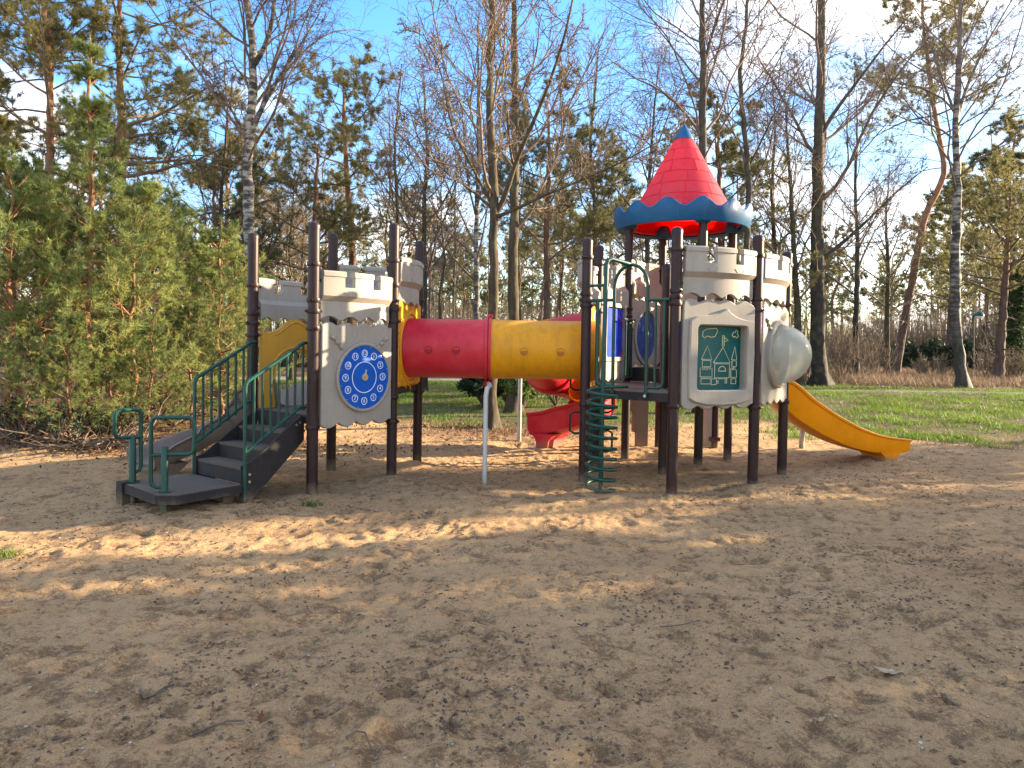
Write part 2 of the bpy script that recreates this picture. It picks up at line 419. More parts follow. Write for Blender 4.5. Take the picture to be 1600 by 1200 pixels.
class MB:
    """collects boxes, bars, tubes, prisms ... and links them as ONE mesh object"""
    def __init__(self):
        self.v = []; self.f = []
    def add(self, vs, fs):
        b = len(self.v)
        self.v += [tuple(p) for p in vs]
        self.f += [tuple(i + b for i in f) for f in fs]
    def box(self, c, d, rot=0.0):
        cx, cy, cz = c; hx, hy, hz = (k / 2 for k in d)
        cr, sr = math.cos(rot), math.sin(rot)
        vs = []
        for sx, sy, sz in ((-1, -1, -1), (1, -1, -1), (1, 1, -1), (-1, 1, -1), (-1, -1, 1), (1, -1, 1), (1, 1, 1), (-1, 1, 1)):
            x, y = sx * hx, sy * hy
            vs.append((cx + x * cr - y * sr, cy + x * sr + y * cr, cz + sz * hz))
        self.add(vs, [(0, 3, 2, 1), (4, 5, 6, 7), (0, 1, 5, 4), (1, 2, 6, 5), (2, 3, 7, 6), (3, 0, 4, 7)])
    def tube(self, pts, r, k=10, caps=True, closed=False, ry=None):
        pts = [Vector(p) for p in pts]
        n = len(pts)
        rs = r if isinstance(r, (list, tuple)) else [r] * n
        vs = []; fs = []
        prev = None
        for i, p in enumerate(pts):
            if closed:
                d = pts[(i + 1) % n] - pts[i - 1]
            else:
                d = pts[min(i + 1, n - 1)] - pts[max(i - 1, 0)]
            d = d.normalized() if d.length > 1e-9 else Vector((0, 0, 1))
            if prev is None:
                a = Vector((0, 0, 1)) if abs(d.z) < 0.9 else Vector((1, 0, 0))
                u = d.cross(a).normalized()
            else:
                u = (prev - d * prev.dot(d)).normalized()
            prev = u
            w = d.cross(u)
            for j in range(k):
                t = 2 * PI * j / k
                vs.append(p + (u * math.cos(t) + w * math.sin(t)) * rs[i])
        m = n if closed else n - 1
        for i in range(m):
            a = i * k; b = ((i + 1) % n) * k
            for j in range(k):
                j2 = (j + 1) % k
                fs.append((a + j, a + j2, b + j2, b + j))
        if caps and not closed:
            fs.append(tuple(range(k - 1, -1, -1)))
            fs.append(tuple((n - 1) * k + j for j in range(k)))
        self.add(vs, fs)
    def lathe(self, prof, c=(0, 0, 0), k=24, close=False):
        """profile of (radius, z) turned about the vertical through c"""
        vs = []; fs = []
        for r, z in prof:
            for j in range(k):
                t = 2 * PI * j / k
                vs.append((c[0] + r * math.cos(t), c[1] + r * math.sin(t), c[2] + z))
        n = len(prof)
        for i in range(n - 1 if not close else n):
            a = i * k; b = ((i + 1) % n) * k
            for j in range(k):
                j2 = (j + 1) % k
                fs.append((a + j, a + j2, b + j2, b + j))
        if not close:
            if prof[0][0] > 1e-6: fs.append(tuple(range(k - 1, -1, -1)))
            if prof[-1][0] > 1e-6: fs.append(tuple((n - 1) * k + j for j in range(k)))
        self.add(vs, fs)
    def prism(self, poly, o0, o1, axis='o', cham=0.0):
        """polygon in (s, z) thickened from o0 to o1 (local s, o, z); or in (x, y) from z0 to z1"""
        n = len(poly)
        cs = sum(p[0] for p in poly) / n; cz = sum(p[1] for p in poly) / n
        def ring(o, k=0.0):
            q = []
            for a, b in poly:
                if k:
                    L = max(1e-6, math.hypot(a - cs, b - cz))
                    a2 = a - (a - cs) / L * k; b2 = b - (b - cz) / L * k
                else:
                    a2, b2 = a, b
                q.append((a2, o, b2) if axis == 'o' else (a2, b2, o))
            return q
        rings = [ring(o0), ring(o1 - (cham if o1 > o0 else -cham))] + ([ring(o1, cham)] if cham else [])
        if not cham: rings = [ring(o0), ring(o1)]
        vs = [p for r in rings for p in r]
        fs = []
        for i in range(len(rings) - 1):
            for j in range(n):
                j2 = (j + 1) % n
                fs.append((i * n + j, i * n + j2, (i + 1) * n + j2, (i + 1) * n + j))
        fs.append(tuple(range(n - 1, -1, -1)))
        fs.append(tuple((len(rings) - 1) * n + j for j in range(n)))
        self.add(vs, fs)
    def ring_plate(self, outer, inner, o0, o1, cham=0.0):
        """plate with a hole: two closed outlines of the same number of points in (s, z)"""
        n = len(outer)
        L = [(outer, o0), (outer, o1 - cham)]
        if cham:
            oc = []
            for (a, b), (c, d) in zip(outer, inner):
                l = max(1e-6, math.hypot(c - a, d - b)); oc.append((a + (c - a) / l * cham, b + (d - b) / l * cham))
            ic = []
            for (a, b), (c, d) in zip(outer, inner):
                l = max(1e-6, math.hypot(c - a, d - b)); ic.append((c - (c - a) / l * cham, d - (d - b) / l * cham))
            L += [(oc, o1), (ic, o1)]
        L += [(inner, o1 - cham), (inner, o0)]
        vs = [(a, o, b) for poly, o in L for a, b in poly]
        fs = []
        m = len(L)
        for i in range(m):
            i2 = (i + 1) % m
            for j in range(n):
                j2 = (j + 1) % n
                fs.append((i * n + j, i * n + j2, i2 * n + j2, i2 * n + j))
        self.add(vs, fs)
    def build(self, name, mat, parent=None, xf=None, smooth=35, loc=None, mats=None):
        me = bpy.data.meshes.new(name)
        off = OFF[parent.name] if parent is not None else Vector((0, 0, 0))
        if loc is not None: off = Vector((0, 0, 0))
        vs = self.v
        if xf is not None:
            vs = [xf @ Vector(p) for p in vs]
        me.from_pydata([tuple(Vector(p) - off) for p in vs], [], self.f)
        bm = bmesh.new(); bm.from_mesh(me)
        bmesh.ops.recalc_face_normals(bm, faces=bm.faces)
        bm.to_mesh(me); bm.free()
        me.materials.append(MATS[mat])
        if smooth:
            me.polygons.foreach_set('use_smooth', [True] * len(me.polygons))
            me.set_sharp_from_angle(angle=rad(smooth))
        me.update()
        return link(name, me, parent, loc)

def text_mesh(body, size):
    c = bpy.data.curves.new('lettering', 'FONT')
    c.body = body; c.size = size; c.align_x = 'CENTER'; c.align_y = 'CENTER'; c.extrude = 0.0012
    o = bpy.data.objects.new('lettering', c); COL.objects.link(o)
    dg = bpy.context.evaluated_depsgraph_get()
    me = bpy.data.meshes.new_from_object(o.evaluated_get(dg))
    bpy.data.objects.remove(o)
    V = [tuple(v.co) for v in me.vertices]; Fc = [tuple(p.vertices) for p in me.polygons]
    bpy.data.meshes.remove(me)
    return V, Fc

# ------------------------------------------------------------------ plan of the play structure
S = 1.0677
def dirv(deg): return Vector((math.cos(rad(deg)), math.sin(rad(deg)), 0)) * S
U_, V_ = dirv(-36.85), dirv(53.15)
P = {}
P['F'] = Vector((0.826, 8.111, 0)); P['G'] = P['F'] + U_; P['L'] = P['F'] + dirv(23.15); P['H'] = P['L'] + U_
P['P'] = Vector((1.08, 9.17, 0)); P['I'] = P['H'] + V_; P['M'] = P['L'] + V_; P['K'] = P['L'] - U_ + V_
P['N'] = P['M'] + V_; P['O'] = P['K'] + V_
P['B'] = Vector((-1.989, 7.2115, 0)); P['D'] = P['B'] + dirv(52.02); P['A'] = P['B'] + dirv(142.02); P['C'] = P['A'] + dirv(52.02)
P['E'] = P['D'] + dirv(82.02)
Z_LEFT, Z_TRI, Z_RIGHT, Z_ROOF = 0.81, 1.055, 1.07, 1.27

# ------------------------------------------------------------------ terrain
def z_far(x, y):
    x = np.asarray(x, float); y = np.asarray(y, float)
    d = np.hypot(x, y)
    return 0.34 * sstep(14, 27, d) * sstep(-2, 9, x) + 0.10 * sstep(20, 40, d) * (fbm(x, y, 0.08, 3) + .2)
_ft = np.random.RandomState(5)
DENTS = []
for i in range(3000):
    yy = 2.2 + 12.5 * _ft.rand() ** 1.25
    xx = (_ft.rand() * 2 - 1) * (1.2 + yy * 0.78)
    DENTS.append((xx, yy, 0.05 + 0.10 * _ft.rand(), 0.035 + 0.04 * _ft.rand(), _ft.rand() * PI, 0.0025 + 0.009 * _ft.rand()))
def z_near(x, y):
    x = np.asarray(x, float); y = np.asarray(y, float)
    fade = 1 - sstep(13, 17, np.hypot(x, y))
    z = 0.07 * fbm(x, y, 0.45, 2) + 0.020 * fbm(x, y, 1.7, 3, .6) * fade
    for px, py, a, s in ((-1.33, 8.0, .05, .3), (-1.25, 9.05, .05, .3), (1.0, 7.35, .06, .45), (2.2, 10.6, .07, .6), (5.2, 10.2, .05, .5), (-3.2, 6.5, .05, .5), (1.7, 7.5, .03, .3), (2.66, 7.8, .05, .35)):
        z = z + a * np.exp(-((x - px) ** 2 + (y - py) ** 2) / (s * s))
    for px, py, a, s in ((-1.0, 4.4, -.03, .45), (5.75, 10.35, -.09, .35), (.2, 11.4, -.08, .35), (-4.3, 7.75, -.05, .3), (-2.0, 7.2, .03, .16), (-1.33, 8.05, .03, .16), (-1.18, 9.1, .03, .16), (-2.17, 8.7, .03, .16), (.83, 8.1, .03, .16), (1.68, 7.47, .03, .17), (2.66, 7.89, .035, .17), (3.3, 8.75, .03, .16), (1.81, 8.53, .03, .15), (2.45, 9.39, .03, .15)):
        z = z + a * np.exp(-((x - px) ** 2 + (y - py) ** 2) / (s * s))
    return z
def zt(x, y):
    return float(z_far(x, y) + z_near(x, y))
def ground_at(px, py):
    """where photo pixel (px, py) meets the ground"""
    Y = 10.0
    for _ in range(40):
        lo, hi = 1.5, 160.0
    r = ray(px, py)
    t = 1.5
    o = Vector((0, 0, CAM_H))
    while t < 200:
        q = o + r * t
        if q.z < zt(q.x, q.y): break
        t *= 1.01
    q = o + r * t
    return Vector((q.x, q.y, zt(q.x, q.y)))

def axis(parts):
    out = []
    for a, b, s in parts:
        n = max(1, int(round((b - a) / s)))
        out += list(a + (b - a) * np.arange(n) / n)
    return np.array(out + [parts[-1][1]])
gy = [-30, -12, -5, -1, 0.5, 1.4]
y = 1.9
while y < 17:
    gy.append(y); y *= 1.0062
while y < 60:
    gy.append(y); y *= 1.022
while y < 600:
    gy.append(y); y *= 1.12
gy = np.array(gy)
def geo(a, b, s0, k):
    o = []; x = a; s = s0
    while x < b:
        o.append(x); x += s; s *= k
    return o
xc = list(np.arange(-3.2, 3.2, 0.02))
xr = geo(3.2, 400, 0.02, 1.011)
gx = np.array(sorted([-v for v in xr] + xc + xr))
GX, GY = np.meshgrid(gx, gy)
Zg = z_far(GX, GY) + z_near(GX, GY)
hollow = np.zeros_like(Zg)
fade = 1 - sstep(11, 16, np.hypot(GX, GY))
Zg += (0.010 * fbm(GX, GY, 5.5, 3, .6) + 0.017 * fbm(GX + 40, GY, 15, 2, .6) + 0.010 * fbm(GX, GY + 70, 41, 1)) * fade
for (px, py, la, lb, an, dp) in DENTS:
    i0, i1 = np.searchsorted(gx, [px - .32, px + .32]); j0, j1 = np.searchsorted(gy, [py - .32, py + .32])
    if i1 <= i0 or j1 <= j0: continue
    X = GX[j0:j1, i0:i1] - px; Y = GY[j0:j1, i0:i1] - py
    u = (X * math.cos(an) + Y * math.sin(an)) / la; v = (-X * math.sin(an) + Y * math.cos(an)) / lb
    q = u * u + v * v
    e = np.exp(-q * q)
    Zg[j0:j1, i0:i1] += -dp * e + dp * .55 * np.exp(-(np.sqrt(q) - 1.5) ** 2 * 4) * fade[j0:j1, i0:i1]
    hollow[j0:j1, i0:i1] = np.maximum(hollow[j0:j1, i0:i1], e * (dp / .009))
ny_, nx_ = GX.shape
Vg = np.stack([GX, GY, Zg], -1).reshape(-1, 3)
idx = np.arange(ny_ * nx_).reshape(ny_, nx_)
Fg = np.stack([idx[:-1, :-1], idx[:-1, 1:], idx[1:, 1:], idx[1:, :-1]], -1).reshape(-1, 4)
# cover masks: r = grass, g = leaf litter / bracken, b = dents, darkened in place of shade and for debris
D_ = np.hypot(GX, GY)
edge_n = fbm(GX, GY, 0.55, 4)
grass_r = sstep(-.25, .35, edge_n * .9 + (GY - 14.2 - 0.1 * GX * (GX > 0) + .35 * np.maximum(GX - 2, 0)) * .33) * sstep(-7.5, -5, GX + .25 * (GY - 14))
bracken = sstep(-.3, .3, edge_n + (D_ - 28.0) * .25) * sstep(1.5, 5, GX)
litter = sstep(-.3, .4, edge_n + (-GX - 3.2 - .0 * GY) * .45) * sstep(9.6, 10.6, GY + edge_n * 1.2)
def litter_near(px, py, r): return np.exp(-((GX - px) ** 2 + (GY - py) ** 2) / (r * r))
lit2 = np.clip(litter + bracken + .8 * litter_near(-.3, 13.4, 2.2) * (edge_n > -.15), 0, 1)
woods = sstep(30, 40, D_)
lit2 = np.clip(lit2 + woods * sstep(-.1, .3, edge_n), 0, 1)
colr = np.stack([grass_r * (1 - litter), lit2, np.clip(hollow, 0, 1), np.ones_like(Zg)], -1).reshape(-1, 4)
me = np_mesh('ground', Vg, Fg, None, None, True)
at_ = me.color_attributes.new('cover', 'FLOAT_COLOR', 'POINT')
at_.data.foreach_set('color', colr.astype(np.float32).ravel())
m, nt, p, o = base_mat('sand')
va = nd(nt, 'ShaderNodeVertexColor', layer_name='cover')
sp = nd(nt, 'ShaderNodeSeparateColor'); lk(nt, va.outputs['Color'], sp.inputs[0])
n_big = noise(nt, 0.7, 5, 0.6); n_mid = noise(nt, 5.0, 6, 0.68); n_fine = noise(nt, 150, 3, 0.7); n_grit = noise(nt, 420, 2, 0.6)
sand = ramp2(nt, n_big, 0.3, 0.7, (0.56, 0.352, 0.178), (0.69, 0.460, 0.240))
grain = ramp2(nt, n_fine, 0.30, 0.72, (0.55, 0.53, 0.51), (1.32, 1.31, 1.29))
sand = mixc(nt, 0.75, sand, grain, 'MULTIPLY')
grit = ramp2(nt, n_grit, 0.35, 0.7, (0.62, 0.61, 0.60), (1.28, 1.27, 1.25))
sand = mixc(nt, 0.6, sand, grit, 'MULTIPLY')
# humus crumbs in ragged patches; dents also darkened to stand in for shade
dn = noise(nt, 9.0, 10, 0.80, None, 'Object', 0.3)
ad = nd(nt, 'ShaderNodeMath', operation='MULTIPLY_ADD'); ad.inputs[1].default_value = 0.11
lk(nt, sp.outputs[2], ad.inputs[0]); lk(nt, dn, ad.inputs[2])
fn = nd(nt, 'ShaderNodeMath', operation='MULTIPLY_ADD'); fn.inputs[1].default_value = 0.80
lk(nt, noise(nt, 42, 6, 0.85), fn.inputs[0]); lk(nt, ad.outputs[0], fn.inputs[2])
hf = nd(nt, 'ShaderNodeMath', operation='MULTIPLY'); hf.inputs[1].default_value = 0.5
lk(nt, fn.outputs[0], hf.inputs[0])
deb = ramp2(nt, hf.outputs[0], 0.450, 0.530)
deb_shade_k = nd(nt, 'ShaderNodeMath', operation='MULTIPLY'); deb_shade_k.inputs[1].default_value = 0.75
lk(nt, deb, deb_shade_k.inputs[0])
deb_shade_c = ramp2(nt, n_fine, 0.3, 0.7, (0.075, 0.044, 0.024), (0.20, 0.122, 0.066))
c = mixc(nt, deb_shade_k.outputs[0], sand, deb_shade_c)
litc = ramp2(nt, noise(nt, 16, 6, 0.75), 0.3, 0.7, (0.060, 0.038, 0.022), (0.24, 0.14, 0.075))
c = mixc(nt, sp.outputs[1], c, litc)
grc = ramp2(nt, noise(nt, 1.6, 8, 0.78), 0.42, 0.62, (0.150, 0.112, 0.062), (0.080, 0.112, 0.026))
c = mixc(nt, sp.outputs[0], c, grc)
lk(nt, c, p.inputs['Base Color'])
p.inputs['Roughness'].default_value = 0.95
p.inputs['Specular IOR Level'].default_value = 0.12
h1 = nd(nt, 'ShaderNodeMath', operation='MULTIPLY_ADD'); h1.inputs[1].default_value = 0.45
lk(nt, n_fine, h1.inputs[0]); lk(nt, noise(nt, 26, 6, 0.72), h1.inputs[2])
h2 = nd(nt, 'ShaderNodeMath', operation='MULTIPLY_ADD'); h2.inputs[1].default_value = 0.15
lk(nt, n_grit, h2.inputs[0]); lk(nt, h1.outputs[0], h2.inputs[2])
bump(nt, p, h2.outputs[0], 1.0, 0.045)
me.materials.append(m)
ground = link('ground', me)
tag(ground, 'trampled sandy playground floor running back into grass and woodland soil', None, None, 'structure')
# ------------------------------------------------------------------ trees: growth in numpy
def norm(a):
    return a / np.maximum(1e-9, np.linalg.norm(a, axis=-1, keepdims=True))
def resample(pts, n):
    pts = np.asarray(pts, float)
    d = np.r_[0, np.cumsum(np.linalg.norm(np.diff(pts, axis=0), axis=1))]
    # Catmull-like smoothing through a dense cubic
    t = np.linspace(0, d[-1], n)
    q = np.stack([np.interp(t, d, pts[:, k]) for k in range(3)], -1)
    for _ in range(2):
        q[1:-1] = .25 * q[:-2] + .5 * q[1:-1] + .25 * q[2:]
    return q
def spawn(rng, pts, rads, per, t0, t1, a0, a1, ratio, n, wig, trop, rr, rtip, shape=0.6, gold=True, bias=None, base_len=None):
    B, m = pts.shape[:2]
    idx = np.repeat(np.arange(B), per); M = B * per
    k = np.tile(np.arange(per), B)
    t = t0 + (t1 - t0) * (k + rng.rand(M)) / per
    f = t * (m - 1); i = np.minimum(f.astype(int), m - 2); w = (f - i)[:, None]
    pos = pts[idx, i] * (1 - w) + pts[idx, i + 1] * w
    tan = norm(pts[idx, i + 1] - pts[idx, i])
    rp = rads[idx, i] * (1 - w[:, 0]) + rads[idx, i + 1] * w[:, 0]
    plen = np.linalg.norm(np.diff(pts, axis=1), axis=-1).sum(1)[idx] if base_len is None else np.full(M, base_len)
    az = k * 2.39996 + rng.rand(M) * 1.2 + (rng.rand(B) * 6.28)[idx]
    ref = np.where(np.abs(tan[:, 2:3]) > .9, np.array([[1., 0, 0]]), np.array([[0, 0, 1.]]))
    e1 = norm(np.cross(tan, ref)); e2 = np.cross(tan, e1)
    ang = np.radians(a0 + (a1 - a0) * rng.rand(M))[:, None]
    d = tan * np.cos(ang) + (e1 * np.cos(az)[:, None] + e2 * np.sin(az)[:, None]) * np.sin(ang)
    if bias is not None:
        d = norm(d + bias)
    L = plen * ratio * (1 - shape * (t - t0) / max(1e-6, 1 - t0)) * (.65 + .7 * rng.rand(M))
    out = np.zeros((M, n, 3)); out[:, 0] = pos
    step = (L / (n - 1))[:, None]
    for s in range(1, n):
        d = norm(d + wig * rng.randn(M, 3) + np.array([0, 0, trop]))
        out[:, s] = out[:, s - 1] + d * step
    r0 = np.maximum(rp * rr * (.75 + .5 * rng.rand(M)), rtip)
    r = r0[:, None] * (1 - np.linspace(0, 1, n)[None] ** 1.2) + rtip * np.linspace(0, 1, n)[None]
    return out, r
def tubes(pts, r, k):
    B, n = pts.shape[:2]
    T = np.empty_like(pts)
    T[:, 1:-1] = pts[:, 2:] - pts[:, :-2] if n > 2 else T[:, 1:-1]
    T[:, 0] = pts[:, 1] - pts[:, 0]; T[:, -1] = pts[:, -1] - pts[:, -2]
    T = norm(T)
    mean = norm(T.mean(1))
    ref = np.where(np.abs(mean[:, 2:3]) > .8, np.array([[1., 0, 0]]), np.array([[0, 0, 1.]]))[:, None]
    u = norm(np.cross(T, np.broadcast_to(ref, T.shape))); v = np.cross(T, u)
    th = np.arange(k) * 2 * np.pi / k
    V = pts[:, :, None] + (u[:, :, None] * np.cos(th)[:, None] + v[:, :, None] * np.sin(th)[:, None]) * r[:, :, None, None]
    base = (np.arange(B) * n * k)[:, None, None] + (np.arange(n - 1) * k)[None, :, None]
    j = np.arange(k)[None, None]; j2 = (j + 1) % k
    F = np.stack([base + j, base + j2, base + k + j2, base + k + j], -1).reshape(-1, 4)
    return V.reshape(-1, 3), F
def join(parts):
    V = []; F = []; o = 0
    for v, f in parts:
        V.append(v); F.append(f + o); o += len(v)
    return np.concatenate(V), np.concatenate(F)
def tufts(rng, pos, d, q, l, w, spread=.75):
    """q needles (one triangle each) from every position, leaning along d"""
    M = len(pos)
    p = np.repeat(pos, q, 0); dd = np.repeat(d, q, 0)
    nd_ = norm(dd * (1 - spread) + norm(rng.randn(M * q, 3)) * spread)
    side = norm(np.cross(nd_, rng.randn(M * q, 3)))
    ll = (l * (.7 + .6 * rng.rand(M * q)))[:, None]
    V = np.stack([p - side * w, p + side * w, p + nd_ * ll], 1).reshape(-1, 3)
    return V, np.arange(M * q * 3).reshape(-1, 3)
def along(pts, k0, q, rng):
    """q points and tangents along each branch from fraction k0 on"""
    B, m = pts.shape[:2]
    t = k0 + (1 - k0) * (np.arange(q)[None] + rng.rand(B, q)) / q
    f = t * (m - 1); i = np.minimum(f.astype(int), m - 2); w = (f - i)[..., None]
    b = np.arange(B)[:, None]
    return (pts[b, i] * (1 - w) + pts[b, i + 1] * w).reshape(-1, 3), norm(pts[b, i + 1] - pts[b, i]).reshape(-1, 3)

def trunk_arrays(path, r0, r1, n=46, flare=1.5, seed=0, wob=.02):
    rng = np.random.RandomState(seed)
    q = resample(path, n)
    q[1:-1, :2] += rng.randn(n - 2, 2) * wob * .6
    t = np.linspace(0, 1, n)
    r = r0 * (1 - t) ** .8 + r1
    z = q[:, 2] - q[0, 2]
    r = r * (1 + (flare - 1) * np.exp(-z / .28))
    # root skirt below the soil
    q = np.vstack([q[0] - np.array([0, 0, .35]), q]); r = np.r_[r[0] * 1.15, r]
    return q[None], r[None]

def trunk_mesh(name, q, r, mat, k=12, seed=0, limbs=None):
    rng = np.random.RandomState(seed + 77)
    V, F = tubes(q, r, k)
    V = V.reshape(q.shape[1], k, 3)
    V = V + (V - q[0][:, None]) * (rng.randn(q.shape[1], k, 1) * .09)
    # buttresses at the foot
    w = 1 + .28 * np.sin(np.arange(k) * 2 * np.pi / k * 4 + seed)[None, :, None] * np.exp(-np.maximum(0, (q[0][:, 2] - q[0][1, 2]))[:, None, None] / .22)
    V = q[0][:, None] + (V - q[0][:, None]) * w
    return np_mesh(name, V.reshape(-1, 3), F, None, mat)

def bare_crown(rng, q, r, spec):
    """branches of a leafless tree; spec = list of spawn levels"""
    parts = []
    P0, R0 = q, r
    lv = []
    for s in spec:
        s = dict(s)
        k = s.pop('k'); src = s.pop('src', -1)
        A, B = (P0, R0) if src == -1 and not lv else (lv[-1] if src == -1 else (lv[src] if src >= 0 else (P0, R0)))
        b = spawn(rng, A, B, **s)
        lv.append(b)
        parts.append(tubes(b[0], b[1], k))
    return join(parts), lv

BIRCH = [dict(per=30, t0=.40, t1=.98, a0=28, a1=58, ratio=.28, n=9, wig=.15, trop=.06, rr=.32, rtip=.008, shape=.65, k=5),
         dict(per=8, t0=.18, t1=1, a0=25, a1=60, ratio=.46, n=6, wig=.17, trop=.03, rr=.5, rtip=.005, shape=.55, k=3),
         dict(per=7, t0=.15, t1=1, a0=20, a1=60, ratio=.50, n=5, wig=.15, trop=-.06, rr=.55, rtip=.0036, shape=.5, k=3),
         dict(per=3, t0=.3, t1=1, a0=15, a1=50, ratio=.62, n=4, wig=.12, trop=-.16, rr=.6, rtip=.0028, shape=.4, k=3)]
OAK = [dict(per=16, t0=.33, t1=.98, a0=38, a1=66, ratio=.27, n=9, wig=.15, trop=.10, rr=.34, rtip=.009, shape=.55, k=6),
       dict(per=9, t0=.15, t1=1, a0=28, a1=62, ratio=.46, n=7, wig=.15, trop=.06, rr=.5, rtip=.007, shape=.5, k=4),
       dict(per=7, t0=.12, t1=1, a0=25, a1=65, ratio=.46, n=5, wig=.16, trop=.05, rr=.55, rtip=.005, shape=.45, k=3),
       dict(per=2, t0=.2, t1=1, a0=25, a1=60, ratio=.55, n=4, wig=.14, trop=.03, rr=.6, rtip=.0032, shape=.4, k=3)]
LIGHT = [dict(per=22, t0=.30, t1=.98, a0=25, a1=58, ratio=.33, n=6, wig=.11, trop=.06, rr=.42, rtip=.010, shape=.68, k=4),
         dict(per=8, t0=.18, t1=1, a0=25, a1=60, ratio=.46, n=5, wig=.14, trop=.04, rr=.5, rtip=.0065, shape=.5, k=3),
         dict(per=5, t0=.15, t1=1, a0=22, a1=62, ratio=.5, n=4, wig=.15, trop=.0, rr=.55, rtip=.0048, shape=.45, k=3)]

def px_path(pts, Y):
    """trunk polyline given by photo pixels, standing Y metres ahead (a real tree there, free to lean)"""
    return [at(x, y, Y) for x, y in pts]

def make_bare(name, base, path, r0, r1, mat, twig, spec, seed, label, cat='tree', group=None, flare=1.5, extra=None, scale_len=1.0):
    rng = np.random.RandomState(seed)
    base = Vector(base)
    pts = [tuple(Vector(p) - base) for p in path]
    q, r = trunk_arrays(pts, r0, r1, 46, flare, seed)
    root = thing(name, base, label, cat, group)
    link('trunk', trunk_mesh('trunk', q, r, mat, 14, seed), root)
    bigs = [(q, r)]
    parts = []
    if extra:
        for ep, e0, e1 in extra:
            eq = resample([tuple(Vector(p) - base) for p in ep], 16)[None]
            er = (e0 + (e1 - e0) * np.linspace(0, 1, 16) ** .8)[None]
            le = np_mesh('limb', *tubes(eq, er, 9), None, mat)
            link('limb', le, root)
            bigs.append((eq, er))
    for i, (bq, br) in enumerate(bigs):
        sp = [dict(s) for s in spec]
        if i:
            sp[0]['per'] = max(8, sp[0]['per'] // 2); sp[0]['t0'] = .12; sp[0]['ratio'] *= 1.25
        (V, F), lv = bare_crown(rng, bq, br, sp)
        parts.append((V, F))
    V, F = join(parts)
    link('crown', np_mesh('crown', V, F, None, twig), root)
    return root

def ground_base(px, Y):
    x = at_x(px, Y)
    return Vector((x, Y, zt(x, Y)))
def up_path(base, pix, Y, drift=0):
    """from the foot at BASE through trunk pixels seen at distance Y"""
    return [base] + [at(x, y, Y + drift * i) for i, (x, y) in enumerate(pix)]

# --- pines
def pine_crown(rng, q, r, per=26, t0=.45, ratio=.26, ang=(55, 95), lim=None, need=(17, .14, .0075), flat=.04, sub=8, bias=None):
    l1 = spawn(rng, q, r, per, t0, .99, ang[0], ang[1], ratio, 7, .11, flat, .42, .012, shape=.55, bias=bias)
    l2 = spawn(rng, l1[0], l1[1], sub, .30, 1, 30, 65, .38, 5, .14, .05, .5, .007, shape=.4)
    l3 = spawn(rng, l2[0], l2[1], 5, .25, 1, 25, 60, .45, 4, .12, .09, .5, .005, shape=.3)
    wood = join([tubes(*l1, 5), tubes(*l2, 3), tubes(*l3, 3)])
    p3, d3 = along(l3[0], .35, 4, rng)
    p2, d2 = along(l2[0], .7, 3, rng)
    pos = np.vstack([p3, p2]); dd = np.vstack([d3, d2])
    leaf = tufts(rng, pos, norm(dd + np.array([0, 0, .35])), need[0], need[1], need[2], .62)
    return wood, leaf
def dead_stubs(rng, q, r, per=14, t0=.12, t1=.55):
    b = spawn(rng, q, r, per, t0, t1, 70, 105, .09, 5, .14, -.03, .25, .006, shape=.1)
    c = spawn(rng, *b, 3, .3, 1, 25, 60, .45, 4, .15, 0, .5, .005)
    return join([tubes(*b, 4), tubes(*c, 3)])
def make_pine(name, base, path, r0, r1, seed, label, group=None, mat='bark_pine', leafmat='needles_old', **kw):
    rng = np.random.RandomState(seed)
    base = Vector(base)
    q, r = trunk_arrays([tuple(Vector(p) - base) for p in path], r0, r1, 46, 1.35, seed)
    root = thing(name, base, label, 'pine tree', group)
    link('trunk', trunk_mesh('trunk', q, r, mat, 14, seed), root)
    wood, leaf = pine_crown(rng, q, r, **kw)
    st = dead_stubs(rng, q, r, t1=kw.get('t0', .45))
    link('branches', np_mesh('branches', *join([wood, st]), None, mat if mat != 'bark_pine' else 'dry_wood'), root)
    link('needles', np_mesh('needles', leaf[0], None, leaf[1], leafmat, False), root)
    return root
def copy_tree(root, loc, rz, sc, label=None, group=None):
    c = root.copy(); COL.objects.link(c)
    c.location = loc; c.rotation_euler = (0, 0, rz); c.scale = (sc, sc, sc)
    if label: c['label'] = label
    if group: c['group'] = group
    for ch in root.children:
        d = ch.copy(); COL.objects.link(d); d.parent = c
    return c

